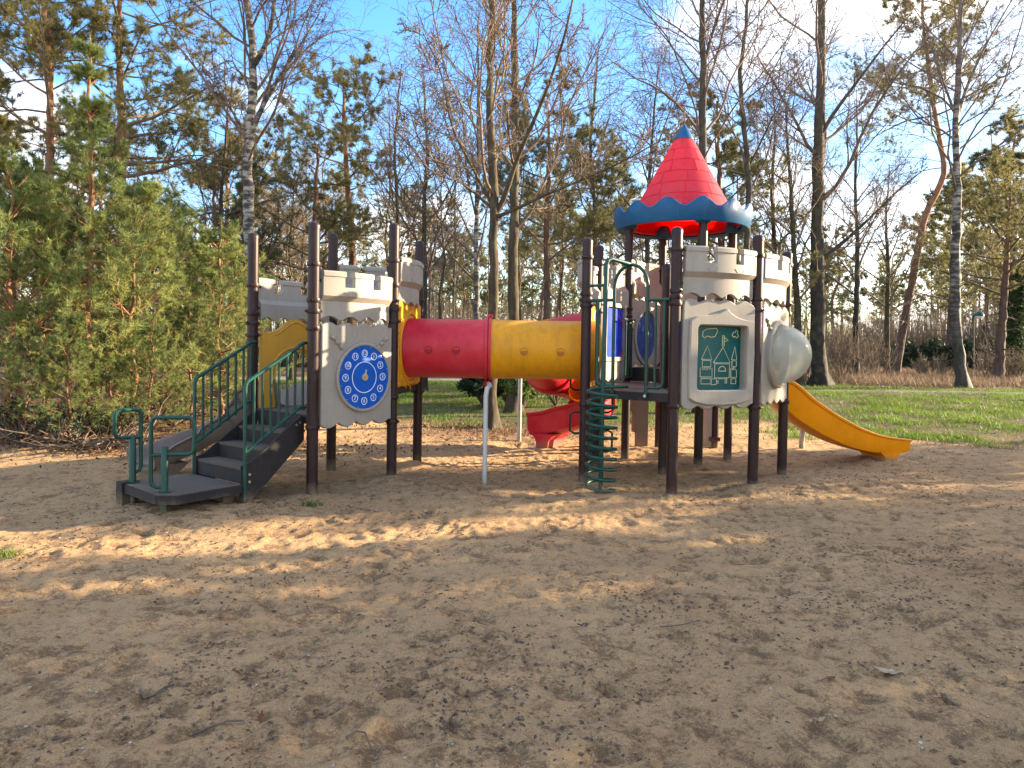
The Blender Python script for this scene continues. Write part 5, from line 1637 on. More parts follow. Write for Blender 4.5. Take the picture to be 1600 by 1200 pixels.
def tube_shell(t0, t1, mat, name, parent, holes=(), rin=.012, k=48, m=24):
    mb = MB()
    def R(t):                                                        # slightly belled towards its flanged ends
        q = (t - t0) / (t1 - t0)
        return TR + .010 * (abs(2 * q - 1) ** 4)
    vs = []
    for i in range(m + 1):
        t = t0 + (t1 - t0) * i / m
        for j in range(k): vs.append(tun(t, R(t), 2 * PI * j / k))
    N = len(vs)
    for i in range(m + 1):
        t = t0 + (t1 - t0) * i / m
        for j in range(k): vs.append(tun(t, R(t) - rin, 2 * PI * j / k))
    fs = []
    for i in range(m):
        for j in range(k):
            j2 = (j + 1) % k
            fs.append((i * k + j, i * k + j2, (i + 1) * k + j2, (i + 1) * k + j)); fs.append((N + i * k + j, N + (i + 1) * k + j, N + (i + 1) * k + j2, N + i * k + j2))
    for i in (0, m):
        for j in range(k):
            j2 = (j + 1) % k; fs.append((i * k + j, i * k + j2, N + i * k + j2, N + i * k + j))
    mb.add(vs, fs)
    o = mb.build(name, mat, parent, None, 40)
    # blind dimples where the portholes are plugged
    for q in holes:
        hb = MB(); hr = MB()
        c = tun(q, TR - .002, PI + .06)
        u = Vector((-axn.y, axn.x, 0)) * -1
        rr_ = .040
        ring1 = []
        for r_, dd in ((rr_ + .008, -.004), (rr_ + .004, .005), (rr_, .004), (rr_ - .002, .0015), (rr_ * .5, .002), (0.001, .002)):
            ring1.append([c + u * dd + axn * r_ * math.cos(2 * PI * j / 20) + Vector((0, 0, 1)) * r_ * math.sin(2 * PI * j / 20) for j in range(20)])
        vs = [p for r in ring1 for p in r]
        hb.add(vs, [(i * 20 + j, i * 20 + (j + 1) % 20, i * 20 + 20 + (j + 1) % 20, i * 20 + 20 + j) for i in range(5) for j in range(20)])
        hb.build('porthole_plug', 'porthole_red' if mat == 'red_plastic' else 'porthole_amber', o, None, 50)
    return o
plastic('porthole_amber', (0.36, 0.115, 0.006), 0.45, 0.4, (0.20, 0.10, 0.03), 0.1)
mid = .445
tb = tube_shell(0, mid - .001, 'red_plastic', 'crawl_tunnel', PLAY, (.155, .29))
tube_shell(mid + .001, 1, 'yellow_plastic', 'crawl_tunnel', PLAY, (.62, .80))
mb = MB()
for t in (mid - .011, mid + .007):
    r0 = [tun(t - .005, TR + .0, 2 * PI * j / 48) for j in range(48)]
    vs = []
    for dt, r_ in ((-.006, TR), (-.006, TR + .028), (.006, TR + .028), (.006, TR)):
        vs += [tun(t + dt / 1.0, r_, 2 * PI * j / 48) for j in range(48)]
    fs = [(i * 48 + j, i * 48 + (j + 1) % 48, ((i + 1) % 4) * 48 + (j + 1) % 48, ((i + 1) % 4) * 48 + j) for i in range(4) for j in range(48)]
    mb.add(vs, fs)
mb.build('joint_flange', 'red_plastic', tb, None, 40)
cm = tun(mid, 0, 0)
mb = MB(); mb.tube([cm + Vector((0, -.02, TR + .02)), cm + Vector((0.01, -.02, TR + .055)), cm + Vector((.03, -.02, TR + .055)), cm + Vector((.04, -.02, TR + .02))], .016, 8); mb.build('lug', 'red_plastic', tb)
fc = Vector((at_x(757, 7.95), 7.95, 0))
tp = cm + Vector((0, -.02, -TR - .06))
mb = MB(); mb.tube([fc + Vector((0, 0, -.3)), Vector((fc.x, fc.y, tp.z - .10)), Vector((fc.x + .01, fc.y + .04, tp.z - .03)), Vector((fc.x + .04, fc.y + .16, tp.z)), tp], .0265, 14); mb.build('tunnel_leg', 'grey_metal', PLAY)
mb = MB(); mb.tube([tp + Vector((-.03, -.03, 0)), tp + Vector((.03, .03, 0))], .038, 12); mb.tube([tp, tp + Vector((0, .01, .08))], .02, 8); mb.build('leg_clamp', 'red_plastic', PLAY)

# ---- cone roof
RC = (P['K'] + P['M'] + P['N'] + P['O']) / 4
Zb = 3.19
mb = MB()
k = 130; NW = 13
vs = []
def brim_rows(th):
    wv = .5 + .5 * math.cos(NW * th + .9)
    top = 3.375 + .115 * wv ** .9
    return [(.80, Zb + .035), (.84, Zb), (.885, Zb + .003), (.915, Zb + .06), (.935, Zb + .14), (.945, top - .012), (.930, top + .004), (.905, top - .004), (.885, Zb + .16), (.83, Zb + .15), (.803, Zb + .075), (.797, Zb + .06)]
for j in range(k):
    th = 2 * PI * j / k
    for r_, z in brim_rows(th): vs.append((RC.x + r_ * math.cos(th), RC.y + r_ * math.sin(th), z))
m = 12
fs = [(j * m + i, ((j + 1) % k) * m + i, ((j + 1) % k) * m + i + 1, j * m + i + 1) for j in range(k) for i in range(m - 1)]
mb.add(vs, fs)
for kk in 'KMNO':                                                     # sockets that take the posts
    p = P[kk]
    mb.lathe([(PR + .03, Zb - .01), (PR + .055, Zb + .02), (PR + .05, Zb + .12), (PR + .02, Zb + .18)], (p.x, p.y, 0), 16)
roof = mb.build('roof_brim', 'blue_plastic', PLAY, None, 50)
def cone_r(z): return .126 + (4.463 - z) * .537
mb = MB(); mb.lathe([(cone_r(3.235) - .016, 3.235), (cone_r(4.45) - .016, 4.45)], (RC.x, RC.y, 0), 64)
del mb.f[-2:]
cone = mb.build('roof_cone', 'roof_lining', PLAY, None, 60)
rows_ = 7; zr0, zr1 = 3.27, 4.45
for i in range(rows_):
    za_, zb_ = zr0 + (zr1 - zr0) * i / rows_, zr0 + (zr1 - zr0) * (i + 1) / rows_
    nt_ = max(4, int(round(2 * PI * cone_r((za_ + zb_) / 2) / .34)))
    for j in range(nt_):
        a0 = 2 * PI * (j + (i % 2) * .5 + .13 * i) / nt_; a1 = a0 + 2 * PI / nt_
        g = .004
        mb = MB(); vs = []; n = 5
        for zz_, dz in ((za_ + g, 0), (zb_ - g, 0)):
            for q in range(n + 1):
                ra = cone_r(zz_)
                t = a0 + g / ra + (a1 - a0 - 2 * g / ra) * q / n
                vs.append((RC.x + ra * math.cos(t), RC.y + ra * math.sin(t), zz_))
        for zz_, dz in ((za_ + g, 0), (zb_ - g, 0)):
            for q in range(n + 1):
                ra = cone_r(zz_)
                t = a0 + g / ra + (a1 - a0 - 2 * g / ra) * q / n
                vs.append((RC.x + (ra - .014) * math.cos(t), RC.y + (ra - .014) * math.sin(t), zz_))
        M_ = n + 1
        fs = [(q, q + 1, M_ + q + 1, M_ + q) for q in range(n)] + [(q, 2 * M_ + q, 2 * M_ + q + 1, q + 1) for q in range(n)] + [(M_ + q, M_ + q + 1, 3 * M_ + q + 1, 3 * M_ + q) for q in range(n)]
        fs += [(0, M_, 3 * M_, 2 * M_), (n, 2 * M_ + n, 3 * M_ + n, M_ + n)]
        mb.add(vs, fs)
        mb.build('roof_tile', 'roof_red', cone, None, 40)
mb = MB(); mb.lathe([(.10, 4.44), (.142, 4.445), (.140, 4.46), (.085, 4.56), (.035, 4.64), (.008, 4.675), (0, 4.68)], (RC.x, RC.y, 0), 32); mb.build('roof_tip', 'blue_plastic', cone, None, 50)

# ---- slides: trough swept along a path
def slide(path, widths, depth, mat, name, rim=.022, n=60, bank=None, foot=True, closed_part=None):
    q = resample([tuple(p) for p in path], n)
    for _ in range(3): q[1:-1] = .25 * q[:-2] + .5 * q[1:-1] + .25 * q[2:]
    T = np.gradient(q, axis=0)
    prof = []                                                        # cross section (across, up), outer then inner
    m = 9
    W_ = widths
    outer = [(-1.05, 1.02), (-1.10, .98), (-1.08, .90), (-1.0, .86), (-.96, .30), (-.82, .02), (-.5, -.06), (0, -.08), (.5, -.06), (.82, .02), (.96, .30), (1.0, .86), (1.08, .90), (1.10, .98), (1.05, 1.02)]
    inner = [(.98, 1.0), (.90, .80), (.86, .35), (.72, .12), (.4, .03), (0, .01), (-.4, .03), (-.72, .12), (-.86, .35), (-.90, .80), (-.98, 1.0)]
    prof = outer + inner
    k = len(prof)
    vs = []
    for i in range(n):
        t = Vector(T[i]).normalized()
        side = t.cross(Vector((0, 0, 1))).normalized()
        up = side.cross(t).normalized()
        if bank:
            b = bank(i / (n - 1)); side, up = side * math.cos(b) + up * math.sin(b), up * math.cos(b) - side * math.sin(b)
        d = depth(i / (n - 1)) if callable(depth) else depth
        for a, b_ in prof:
            vs.append(Vector(q[i]) + side * a * W_ / 2 + up * b_ * d)
    fs = [(i * k + j, i * k + (j + 1) % k, (i + 1) * k + (j + 1) % k, (i + 1) * k + j) for i in range(n - 1) for j in range(k)]
    fs += [tuple(range(k - 1, -1, -1)), tuple((n - 1) * k + j for j in range(k))]
    mb = MB(); mb.add(vs, fs)
    o = mb.build(name, mat, PLAY, None, 40)
    if foot:
        i = int(n * .90); t = Vector(T[i]).normalized(); t.z = 0; t.normalize(); side = Vector((t.y, -t.x, 0))
        c = Vector(q[i])
        mb = MB()
        tp_ = [(-.13, .10), (.12, .08)]
        vs = []
        for z, e0, e1, wd in ((c.z + .02, -.22, .16, W_ * .46), (c.z * .55, -.12, .10, W_ * .42), (-.15, -.09, .08, W_ * .40)):
            for a, b_ in ((e0, -wd), (e1, -wd), (e1, wd), (e0, wd)):
                vs.append(Vector((c.x, c.y, 0)) + t * a + side * b_ + Vector((0, 0, z)))
        fs = [(i_ * 4 + j, i_ * 4 + (j + 1) % 4, i_ * 4 + 4 + (j + 1) % 4, i_ * 4 + 4 + j) for i_ in range(2) for j in range(4)] + [(3, 2, 1, 0), (8, 9, 10, 11)]
        mb.add(vs, fs); mb.build('slide_foot', mat, o, None, 30)
    return o
mAC = (P['A'] + P['C']) / 2
slide([mAC + Vector((0.05, -.04, Z_LEFT + .01)), mAC + Vector((-.20, .16, Z_LEFT)), mAC + Vector((-.50, .36, .70)), Vector((-3.25, 8.62, .50)), Vector((-3.62, 8.42, .30)), Vector((-3.92, 8.12, .17)), Vector((-4.06, 7.92, .13))], .58, lambda t: .30 - .12 * t, 'taupe_plastic', 'grey_slide',
      bank=lambda t: -.12 * math.sin(PI * t))
mMN = (P['M'] + P['N']) / 2
sl = slide([mMN + Vector((0, 0, Z_ROOF)), Vector((3.05, 9.62, Z_ROOF - .06)), Vector((3.38, 9.53, .92)), Vector((3.75, 9.62, .62)), Vector((4.12, 9.78, .42)), Vector((4.5, 9.97, .27)), Vector((4.88, 10.14, .17)), Vector((5.2, 10.25, .135)), Vector((5.54, 10.36, .13))], .52, lambda t: .34 - .15 * t ** 3, 'orange_plastic', 'yellow_slide', bank=lambda t: -.10 * math.sin(PI * t))
s0 = Vector((at_x(1249, 11.3), 11.3, 0))
mb = MB(); mb.tube([s0 + Vector((.05, .0, -.3)), s0 + Vector((.03, 0, .1)), s0 + Vector((-.10, -.45, .66))], .04, 12); mb.build('slide_leg', 'grey_metal', PLAY)
mb = MB(); mb.box(tuple(s0 + Vector((-.10, -.45, .66))), (.28, .2, .06)); mb.build('slide_bracket', 'orange_plastic', PLAY)
# closed red tube that turns down behind the crawl tunnel
mPK = (P['P'] + P['K']) / 2
path = resample([tuple(p) for p in (mPK + Vector((.0, 0, 1.68)), mPK + Vector((-.30, .20, 1.68)), Vector((.62, 10.1, 1.60)), Vector((.42, 10.7, 1.38)), Vector((.62, 11.35, 1.14)))], 30)
def pipe(mb, pts, r, rin, k=32):
    pts = [Vector(p) for p in pts]; n = len(pts)
    vs = []
    for rr in (r, rin):
        for i, p in enumerate(pts):
            d = (pts[min(i + 1, n - 1)] - pts[max(0, i - 1)]).normalized(); s = d.cross(Vector((0, 0, 1))).normalized(); u = s.cross(d)
            for j in range(k): vs.append(p + (s * math.cos(2 * PI * j / k) + u * math.sin(2 * PI * j / k)) * rr)
    N = n * k; fs = []
    for i in range(n - 1):
        for j in range(k):
            j2 = (j + 1) % k
            fs.append((i * k + j, i * k + j2, (i + 1) * k + j2, (i + 1) * k + j)); fs.append((N + i * k + j, N + (i + 1) * k + j, N + (i + 1) * k + j2, N + i * k + j2))
    for i in (0, n - 1):
        for j in range(k): fs.append((i * k + j, i * k + (j + 1) % k, N + i * k + (j + 1) % k, N + i * k + j))
    mb.add(vs, fs)
mb = MB(); pipe(mb, path, .35, .335); rt = mb.build('red_slide_tube', 'red_plastic', PLAY, None, 50)
for i0 in (2, 13, 28):
    mb = MB(); pipe(mb, path[max(0, i0 - 1):i0 + 1], .385, .352); mb.build('tube_flange', 'orange_plastic' if i0 != 28 else 'red_plastic', rt, None, 50)
slide([Vector((.60, 11.30, .83)), Vector((.92, 11.62, .73)), Vector((1.22, 11.55, .62)), Vector((1.36, 11.2, .50)), Vector((1.22, 10.92, .40)), Vector((.95, 10.98, .30)), Vector((.66, 11.15, .20)), Vector((.42, 11.30, .18))], .62, .34, 'red_plastic', 'red_slide', bank=lambda t: -.15 * math.sin(PI * t), n=80)
mb = MB(); pipe(mb, resample([(1.32, 11.2, .55), (1.25, 10.95, .78), (1.05, 10.75, .95)], 8), .24, .22, 16); mb.build('yellow_slide_joint', 'orange_plastic', PLAY, None, 50)
g = Vector((at_x(811, 11.8), 11.8, 0))
mb = MB(); mb.tube([g + Vector((0, 0, -.3)), g + Vector((0, 0, 1.1)), g + Vector((.10, -.1, 1.25))], .034, 12); mb.build('slide_leg', 'grey_metal', PLAY)

# ---- stairs, stair rails and the low entry platform
a_ = dirv(52.02).normalized(); b_ = dirv(142.02).normalized()
O0 = P['B'] + b_ * .13
SW = S - .22                                                          # stair width
def st(a, b, z): return O0 + a_ * a + b_ * b + Vector((0, 0, z))     # a: towards the deck, b: across
MS = Matrix(((a_.x, b_.x, 0, O0.x), (a_.y, b_.y, 0, O0.y), (0, 0, 1, 0), (0, 0, 0, 1)))
PZ = .205
nst = 4; run = .225; rise = (Z_LEFT - PZ) / nst
stairs = None
mb = MB()
for sgn, b0 in ((0, .0), (1, SW - .02)):                              # side stringers
    poly = [(-.70, .02), (-.70, PZ + rise + .02), (-.60, PZ + rise + .05), (-.04, Z_LEFT - .0), (-.005, Z_LEFT - .02), (-.005, .56), (-.60, .03)]
    mb.add([(a, b0, z) for a, z in poly] + [(a, b0 + .02, z) for a, z in poly],
           [tuple(range(len(poly))), tuple(range(2 * len(poly) - 1, len(poly) - 1, -1))] + [(i, (i + 1) % len(poly), len(poly) + (i + 1) % len(poly), len(poly) + i) for i in range(len(poly))])
stairs = mb.build('stairs', 'deck_dark', PLAY, MS, 0)
for i in range(nst - 1):
    z = PZ + rise * (i + 1); a0 = -.675 + run * i
    mb = MB(); mb.box((a0 + run / 2 + .01, SW / 2, z - .012), (run + .03, SW - .05, .024)); mb.build('tread', 'deck_dusty', stairs, MS, 0)
for i in range(nst):
    z = PZ + rise * (i + 1); a0 = -.670 + run * i
    mb = MB(); mb.box((a0, SW / 2, z - rise / 2 - .014), (.016, SW - .054, rise - .026)); mb.build('riser', 'deck_dark', stairs, MS, 0)
for a, z in ((-.62, .22), (-.62, .29), (-.06, .74), (-.10, .72)):
    mb = MB(); mb.tube([(a, -.002, z), (a, -.012, z)], .013, 8); mb.build('bolt', 'steel', stairs, MS)
def stair_rail(b0, lo):
    z0, z1 = PZ + .955, Z_LEFT + .735
    mb = MB()
    top = [(-.685, b0, z0 - .04), (-.675, b0, z0 - .005), (-.655, b0, z0 + .02)] + [(-.65 + .57 * t, b0, z0 + .02 + (z1 - z0 - .05) * t) for t in np.linspace(.05, .95, 8)] + [(-.10, b0, z1 - .03), (-.04, b0, z1), (.0, b0, z1)]
    mb.tube([(-.685, b0, lo)] + top, .0185, 10)
    r = mb.build('stair_rail', 'green_metal', PLAY, MS, 50)
    mb = MB()
    zb0, zb1 = PZ + .30, Z_LEFT + .085
    mb.tube([(-.685, b0, zb0), (-.66, b0, zb0 + .01)] + [(-.65 + .53 * t, b0, zb0 + .02 + (zb1 - zb0 - .04) * t) for t in np.linspace(0, 1, 8)] + [(-.08, b0, zb1), (-.02, b0, zb1)], .016, 10)
    mb.build('lower_rail', 'green_metal', r, MS, 50)
    for i in range(7):
        t = (i + 1) / 7.35
        a = -.685 + .665 * t
        zt0 = zb0 + (zb1 - zb0) * t; zt1 = z0 + (z1 - z0) * t
        mb = MB(); mb.tube([(a, b0, zt0 - .01), (a, b0, zt1 + .005)], .0135, 8); mb.build('baluster', 'green_metal', r, MS, 50)
stair_rail(-.035, .0)
stair_rail(SW + .035, PZ - .05)
mb = MB(); mb.prism([(-.705, -.03), (-.72, SW + .05), (-1.34, SW + .06), (-1.42, SW - .06), (-1.47, .08), (-1.36, -.07)], PZ - .075, PZ, axis='z')
plat = mb.build('entry_platform', 'deck_dark', PLAY, MS, 0)
mb = MB(); mb.prism([(-.715, -.02), (-.73, SW + .04), (-1.33, SW + .048), (-1.408, SW - .062), (-1.455, .082), (-1.354, -.058)], PZ + .001, PZ + .005, axis='z'); mb.build('platform_surface', 'deck_dusty', plat, MS, 0)
mb = MB(); mb.box((-1.36, SW - .02, PZ - .13), (.16, .12, .30)); mb.box((-.78, SW * .5, PZ - .15), (.10, SW * .8, .22)); mb.build('platform_bearer', 'deck_dark', plat, MS, 0)
def hand_loop(px, Y, ztop, d, spans, lowz, name='hand_loop'):
    """flag-shaped grab loop on its own short post"""
    c = Vector((at_x(px, Y, .2), Y, 0)); d = Vector((*d, 0)).normalized()
    mb = MB(); mb.tube([c + Vector((0, 0, -.3)), c + Vector((0, 0, ztop - .02)), c + Vector((0, 0, ztop))], [.031, .031, .022], 16)
    mb.lathe([(.055, PZ + .001), (.055, PZ + .012), (.033, PZ + .016)], c, 16)
    p = mb.build('grab_post', 'green_metal', plat, None, 50)
    l, r_ = spans
    def q(s, z): return c + d * s + Vector((0, 0, z))
    far, near = (l, r_) if abs(lowz[0]) < abs(lowz[1]) else (l, r_)
    rc = .05
    s_long, s_short = lowz[2], lowz[3]
    zT = lowz[4]; zlo = lowz[0]; zmid = lowz[1]
    k = 1 if s_long > 0 else -1
    pts = [q(0, zlo), q(s_long - k * rc, zlo), q(s_long - k * rc * .3, zlo + rc * .3), q(s_long, zlo + rc), q(s_long, zT - rc), q(s_long - k * rc * .3, zT - rc * .3), q(s_long - k * rc, zT),
           q(s_short + k * rc, zT), q(s_short + k * rc * .3, zT - rc * .3), q(s_short, zT - rc), q(s_short, zmid + rc), q(s_short + k * rc * .3, zmid + rc * .3), q(s_short + k * rc, zmid), q(0, zmid)]
    if abs(s_long) > .01: pts.append(q(s_long * .98, zmid - .01)) if abs(s_short) > abs(s_long) else None
    mb = MB(); mb.tube(pts, .0185, 12); mb.build(name, 'green_metal', p, None, 60)
hand_loop(257, 6.32, .615, (1, .10), (0, 0), (PZ + .05, .545, -.115, .25, .87))
hand_loop(207, 6.72, .645, (.62, .78), (0, 0), (PZ + .10, .64, .075, -.16, .895))

# ---- coil climber and arched gate at its top (bay F-G)
e = Edge('F', 'G')
CC = Vector((at_x(938, 7.50), 7.50, 0))
mb = MB()
turns = 10; zc0, zc1 = .04, 1.13; CR = .152
ph = math.atan2(7.8 - CC.y, 1.25 - CC.x)
pts = [CC + Vector((CR * math.cos(ph + t), CR * math.sin(ph + t), zc1 - (zc1 - zc0) * t / (2 * PI * turns))) for t in np.linspace(0, 2 * PI * turns, turns * 22)]
pts = [e.p(.55, .03, zc1 + .0)] + pts
mb.tube(pts, .0175, 8)
coil = mb.build('coil_climber', 'green_metal', PLAY, None, 60)
mb = MB(); pt = e.p(.55, .02, 2.44)
mb.tube([CC + Vector((0, 0, -.3)), CC + Vector((.005, .005, 1.2)), CC + Vector((.02, .02, 2.40)), CC + Vector((.035, .04, 2.455)), CC + Vector((.08, .08, 2.475)), pt], .024, 12); mb.build('centre_pole', 'green_metal', coil, None, 60)
def loop(o, pts, r, name='gate_bar', par=None): 
    mb = MB(); mb.tube([e.p(s, o, z) for s, z in pts], r, 10); return mb.build(name, 'green_metal', par or PLAY, None, 60)
sL, sR, zA = .36, .76, 2.20
arcp = [(sL, Z_RIGHT - .02), (sL, zA)] + [((sL + sR) / 2 - (sR - sL) / 2 * math.cos(t), zA + .235 * math.sin(t)) for t in np.linspace(.15, PI - .15, 14)] + [(sR, zA), (sR, Z_RIGHT - .05)]
gate = loop(.02, arcp, .019, 'arch_gate')
loop(.02, [(sR, 2.055), (e.w - .04, 2.055)], .018, 'gate_bar', gate); loop(.02, [(sR, 1.13), (.90, 1.13), (.94, 1.145), (.955, 1.19), (.955, 2.05)], .017, 'gate_bar', gate)
loop(.02, [(.86, 1.135), (.86, 2.05)], .013, 'gate_bar', gate)
loop(.02, [(.05, 2.065), (sL, 2.065)], .019, 'gate_bar', gate); loop(.02, [(.05, 2.23), (.30, 2.23)], .017, 'gate_bar', gate)
loop(.02, [(.16, 2.06), (.16, 1.19), (.175, 1.145), (.215, 1.13), (sL, 1.13)], .024, 'gate_bar', gate); loop(.02, [(.26, 1.135), (.26, 2.06)], .013, 'gate_bar', gate)
mb = MB(); mb.tube([e.p(sR, .03, 1.04), e.p(sR, .05, 1.04)], .016, 10); mb.build('bolt', 'steel', gate)
# far-side rail of the roofed deck, seen between the posts
e2 = Edge('P', 'K', -1)
mb = MB(); mb.tube([e2.p(.62, -.10, 1.93), e2.p(1.05, -.10, 1.93)], .014, 8)
for s in (.70, .80, .92): mb.tube([e2.p(s, -.10, 1.15), e2.p(s, -.10, 1.93)], .011, 8)
mb.tube([e2.p(.66, -.10, 1.15), e2.p(1.02, -.10, 1.15)], .013, 8)
mb.build('guard_rail', 'green_metal', PLAY, None, 60)
# black step loops on the rear left post
p = P['P']
for i, (z, s) in enumerate(((1.15, -1), (.62, -1), (.40, 1), (.88, 1))):
    c = p + Vector((-.10, -.35, z)); 
    mb = MB(); w_ = .26 * s
    mb.tube([c + Vector((0, 0, .13)), c + Vector((w_ * .8, 0, .13)), c + Vector((w_, 0, .10)), c + Vector((w_, 0, -.10)), c + Vector((w_ * .8, 0, -.13)), c + Vector((0, 0, -.13))], .014, 10)
    mb.build('step_loop', 'black_metal', PLAY, None, 60)
c = p + Vector((-.10, -.35, 0))
mb = MB(); mb.tube([c + Vector((0, 0, -.3)), c + Vector((0, 0, 1.95)), c + Vector((.04, .10, 2.03)), c + Vector((.09, .3, 2.03))], .022, 10); mb.build('step_pole', 'black_metal', PLAY, None, 60)
# stepped climbing block beyond the roofed deck, and the beige flank of the rear climber
base = Vector((at_x(1001, 11.35), 11.35, 0))
mb = MB()
poly = [(-.08, -.2), (.16, -.2), (.16, 1.12), (-.34, 1.12), (-.34, .55), (-.16, .55), (-.16, .22), (-.08, .22)]
mb.prism([(a_ * .75, b_) for a_, b_ in poly], 0, .10)
mb.build('stepped_climber', 'taupe_plastic', PLAY, Matrix.Translation(base) @ Matrix.Rotation(.25, 4, 'Z'), 0)
base = Vector((at_x(1104, 11.45), 11.45, 0))
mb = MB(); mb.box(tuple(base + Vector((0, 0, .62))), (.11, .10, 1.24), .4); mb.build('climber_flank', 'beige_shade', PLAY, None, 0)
mb = MB(); q = base + Vector((.13, .0, 0)); mb.tube([q + Vector((0, 0, -.3)), q + Vector((0, 0, 1.25))], PR, 20); fp = mb.build('post', 'brown_post', PLAY)
mb = MB(); mb.tube([q + Vector((-.10, -.05, .12)), q + Vector((.06, -.06, .12))], .035, 10); mb.build('collar', 'brown_post', fp)

# ------------------------------------------------------------------ things lying about on the sand
rng = np.random.RandomState(900)
def leaf_mesh(l, w, curl, seed, lobes=3):
    r_ = np.random.RandomState(seed)
    n = 9
    V = []; F = []
    for i in range(n):
        t = i / (n - 1)
        ww = w * math.sin(PI * min(.98, t * .96 + .03)) ** .7 * (.72 + .28 * math.cos(lobes * 2 * PI * t))
        z = curl * (4 * (t - .5) ** 2) * l + .006
        for s in (-1, -.5, 0, .5, 1):
            V.append((t * l - l / 2, s * ww, z + abs(s) ** 2 * curl * .8 * w + r_.randn() * .0012))
    for i in range(n - 1):
        for j in range(4):
            F.append((i * 5 + j, i * 5 + j + 1, i * 5 + 6 + j, i * 5 + 5 + j))
    return np.array(V), np.array(F)
def surf(x, y):
    j = min(max(np.searchsorted(gy, y), 1), len(gy) - 1); i = min(max(np.searchsorted(gx, x), 1), len(gx) - 1)
    return float(Zg[j - 1:j + 1, i - 1:i + 1].max())
def on_ground(px, py):
    g = ground_at(px, py)
    return Vector((g.x, g.y, surf(g.x, g.y)))
def fallen_leaf(px, py, l, w, curl, mat, rot, label, tilt=0.0):
    g = on_ground(px, py)
    V, F = leaf_mesh(l, w, curl, int(px))
    root = thing('fallen_leaf', g, label, 'leaf')
    root.rotation_euler = (0, tilt, rot)
    o = link('leaf_blade', np_mesh('leaf_blade', V, F, None, mat), root)
    mb = MB(); mb.tube([(-l / 2 - .035, .006, .004), (-l / 2, 0, curl * l + .006), (0, 0, .008), (l * .4, 0, curl * l * .6 + .008)], [.0018, .0016, .0012, .0006], 5)
    o2 = mb.build('leaf_stalk', mat, None); o2.parent = root
fallen_leaf(408, 1130, .062, .022, .25, 'rust_leaf', 1.3, 'upright curled rust-brown leaf alone on the sand at the lower left', -.7)
fallen_leaf(1298, 1070, .050, .026, .12, 'rust_leaf', .4, 'flat reddish-brown leaf on the sand at the lower right')
fallen_leaf(1388, 1053, .120, .036, .10, 'pale_leaf', 2.7, 'pale tan crumpled leaf right of the reddish one on the sand')
fallen_leaf(345, 1016, .060, .022, .2, 'dead_leaf', .9, 'small dull brown leaf above the thin dark twig')
fallen_leaf(1478, 1105, .075, .024, .3, 'dead_leaf', 2.4, 'dark curled leaf near the lower right corner of the sand', -.4)
fallen_leaf(1280, 1134, .055, .016, .2, 'pale_leaf', .2, 'tiny yellowish leaf scrap below the reddish leaf')
fallen_leaf(345, 973, .080, .030, .15, 'dead_leaf', 2.0, 'brown leaf lying at the edge of the sunlit sand strip')
def twig(pts, r, label, name='twig'):
    w = [on_ground(*p) + Vector((0, 0, .008)) for p in pts]
    mb = MB(); mb.tube([p for p in w], [r * (1 - .5 * i / len(w)) for i in range(len(w))], 7)
    o = mb.build(name, 'bark_twig_dark', None)
    tag(o, label, 'twig')
twig([(219, 1089), (226, 1091), (240, 1089), (256, 1085), (272, 1078)], .0075, 'short crooked dark twig on the sand at the lower left')
twig([(300, 1148), (330, 1147), (355, 1143), (382, 1137)], .005, 'thin half-buried stick left of the upright rust-brown leaf')
twig([(540, 1163), (556, 1159), (570, 1163), (582, 1176)], .005, 'hooked thin rootlet on the sand at the bottom')
twig([(1478, 1099), (1486, 1106), (1500, 1113)], .006, 'short dark bark stick at the right bottom')
twig([(1030, 985), (1060, 982), (1088, 978)], .004, 'thin straight stick on the sand below the coil climber')
# loose crumbs, bark chips, leaf scraps and pebbles
N = 110000
y_ = 2.3 + 13.5 * rng.rand(N) ** 1.4; x_ = (rng.rand(N) * 2 - 1) * (.80 * y_ + .4)
pat = fbm(x_, y_, .9, 4) + .5 * fbm(x_, y_, 4.0, 3)
keep = rng.rand(N) < np.clip(.25 + 1.9 * pat, .02, 1)
x_, y_ = x_[keep], y_[keep]
jj = np.clip(np.searchsorted(gy, y_), 1, len(gy) - 1); ii = np.clip(np.searchsorted(gx, x_), 1, len(gx) - 1)
z_ = np.maximum(Zg[jj, ii], Zg[jj - 1, ii - 1])
n = len(x_)
l = (.003 + .017 * rng.rand(n) ** 3.5)[:, None]
d = norm(np.stack([rng.randn(n), rng.randn(n), .25 * rng.randn(n)], -1)); s = norm(np.cross(d, np.stack([.3 * rng.randn(n), .3 * rng.randn(n), np.ones(n)], -1)))
nrm = np.cross(s, d); nrm *= np.sign(nrm[:, 2:3])
c = np.stack([x_, y_, z_], -1)
V = np.stack([c - d * l, c + s * l * (.2 + .5 * rng.rand(n, 1)), c + d * l, c - s * l * (.2 + .5 * rng.rand(n, 1)), c + nrm * l * .45], 1).reshape(-1, 3)
b = np.arange(n)[:, None] * 5
F = np.concatenate([b + [0, 4, 3], b + [0, 1, 4], b + [1, 2, 4], b + [2, 3, 4]])
m, nt_, p_, o_ = base_mat('debris')
lk(nt_, ramp2(nt_, noise(nt_, 30, 3, .6), .3, .7, (.035, .022, .015), (.15, .09, .055)), p_.inputs['Base Color']); p_.inputs['Roughness'].default_value = .95
tag(link('debris', np_mesh('debris', V, None, F, 'debris', False)), 'dark bark crumbs and leaf scraps scattered over the sand', None, None, 'stuff')
N = 2600
y_ = 2.3 + 8 * rng.rand(N) ** 1.6; x_ = (rng.rand(N) * 2 - 1) * (.80 * y_ + .4)
jj = np.clip(np.searchsorted(gy, y_), 1, len(gy) - 1); ii = np.clip(np.searchsorted(gx, x_), 1, len(gx) - 1)
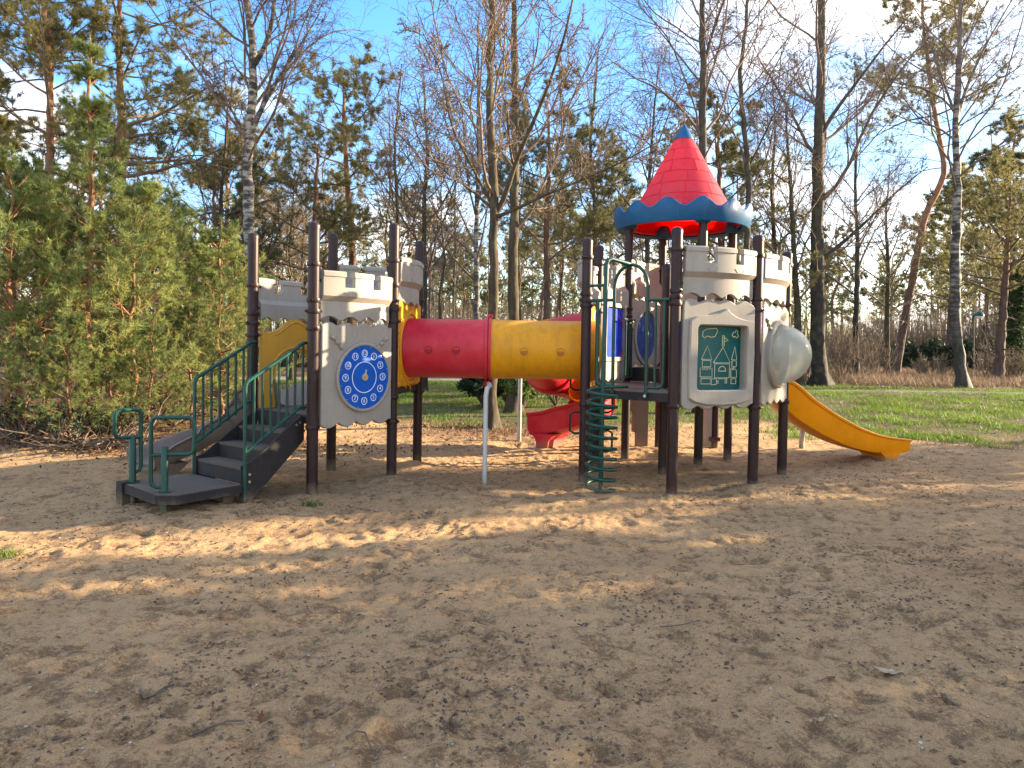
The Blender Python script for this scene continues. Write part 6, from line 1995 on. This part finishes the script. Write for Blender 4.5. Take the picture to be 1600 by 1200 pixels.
c = np.stack([x_, y_, Zg[jj, ii] + .001], -1)
oct_ = np.array([[1, 0, 0], [-1, 0, 0], [0, 1, 0], [0, -1, 0], [0, 0, 1], [0, 0, -1]], float)
rr_ = (.0025 + .006 * rng.rand(N) ** 3)[:, None, None] * (.6 + .7 * rng.rand(N, 6, 1))
V = (c[:, None] + oct_[None] * rr_ * np.array([1.2, 1, .7])).reshape(-1, 3)
b = np.arange(N)[:, None] * 6
F = np.concatenate([b + f for f in ([0, 2, 4], [2, 1, 4], [1, 3, 4], [3, 0, 4], [2, 0, 5], [1, 2, 5], [3, 1, 5], [0, 3, 5])])
m, nt_, p_, o_ = base_mat('pebble')
lk(nt_, ramp2(nt_, noise(nt_, 12, 2, .5), .35, .65, (.17, .14, .11), (.48, .42, .35)), p_.inputs['Base Color']); p_.inputs['Roughness'].default_value = .7
tag(link('gravel', np_mesh('gravel', V, None, F, 'pebble', True)), 'small pale pebbles scattered in the sand', None, None, 'stuff')
# dead leaves drifted under the young pines, by the forked tree and in the glade
N = 9000
cl_ = rng.randint(0, 4, N)
cx = np.array([-4.6, -.3, 9.5, -6.5])[cl_]; cy = np.array([10.3, 13.3, 24.5, 12.5])[cl_]; sx = np.array([1.7, 1.2, 5.5, 2.5])[cl_]; sy = np.array([.55, .8, 1.4, 1.6])[cl_]
x_ = cx + rng.randn(N) * sx; y_ = cy + rng.randn(N) * sy
z_ = z_far(x_, y_) + z_near(x_, y_) + .012 * rng.rand(N)
V, F = leaves(rng, np.stack([x_, y_, z_], -1), .055, .1)
tag(link('leaf_litter', np_mesh('leaf_litter', V, None, F, 'dead_leaf', False)), 'drifts of orange-brown dead leaves under the trees', None, None, 'stuff')
# brushwood heap at the foot of the young pines
rng = np.random.RandomState(931)
b = ground_base(140, 10.1)
root = thing('brushwood_heap', b, 'heap of dead brushwood under the young pines left of the hand loops', 'brushwood')
n = 46
st_ = np.stack([rng.randn(n) * .55, rng.randn(n) * .22, .02 + .12 * rng.rand(n)], -1)
d = norm(np.stack([rng.randn(n), rng.randn(n) * .6, .35 * rng.rand(n)], -1))
pts = st_[:, None] + d[:, None] * np.linspace(0, 1, 6)[None, :, None] * (.5 + .5 * rng.rand(n, 1, 1)) + rng.randn(n, 6, 3) * .018
pts[:, :, 2] = np.maximum(pts[:, :, 2], .01)
r = np.broadcast_to((.013 * (1 - np.linspace(0, 1, 6)) + .004), (n, 6))
s2 = spawn(rng, pts, r, 5, .2, 1, 25, 60, .4, 4, .12, -.03, .6, .003)
link('branches', np_mesh('branches', *tubes(pts, r, 5), None, 'dry_wood'), root)
link('twigs', np_mesh('twigs', *tubes(*s2, 3), None, 'dry_wood'), root)['kind'] = 'stuff'
# few grass tufts in the sand
for i, (px, py, lab) in enumerate(((487, 791, 'small grass tuft in the sand below the clock tower post'), (8, 873, 'small green tuft at the left edge of the sunlit strip'))):
    rng = np.random.RandomState(950 + i)
    g = on_ground(px, py)
    n = 90
    x_ = rng.randn(n) * .06; y_ = rng.randn(n) * .035; hh = .03 + .05 * rng.rand(n)
    a = rng.rand(n) * 6.28; s = np.stack([np.cos(a), np.sin(a), 0 * a], -1) * .004
    base_ = np.stack([x_, y_, 0 * x_ - .005], -1); tip = base_ + np.stack([rng.randn(n) * .03, rng.randn(n) * .03, hh], -1)
    V = np.stack([base_ - s, base_ + s, tip], 1).reshape(-1, 3)
    o = link('grass_tuft', np_mesh('grass_tuft', V, None, np.arange(n * 3).reshape(-1, 3), 'grass_blade', False))
    o.location = g
    tag(o, lab, 'grass tuft')
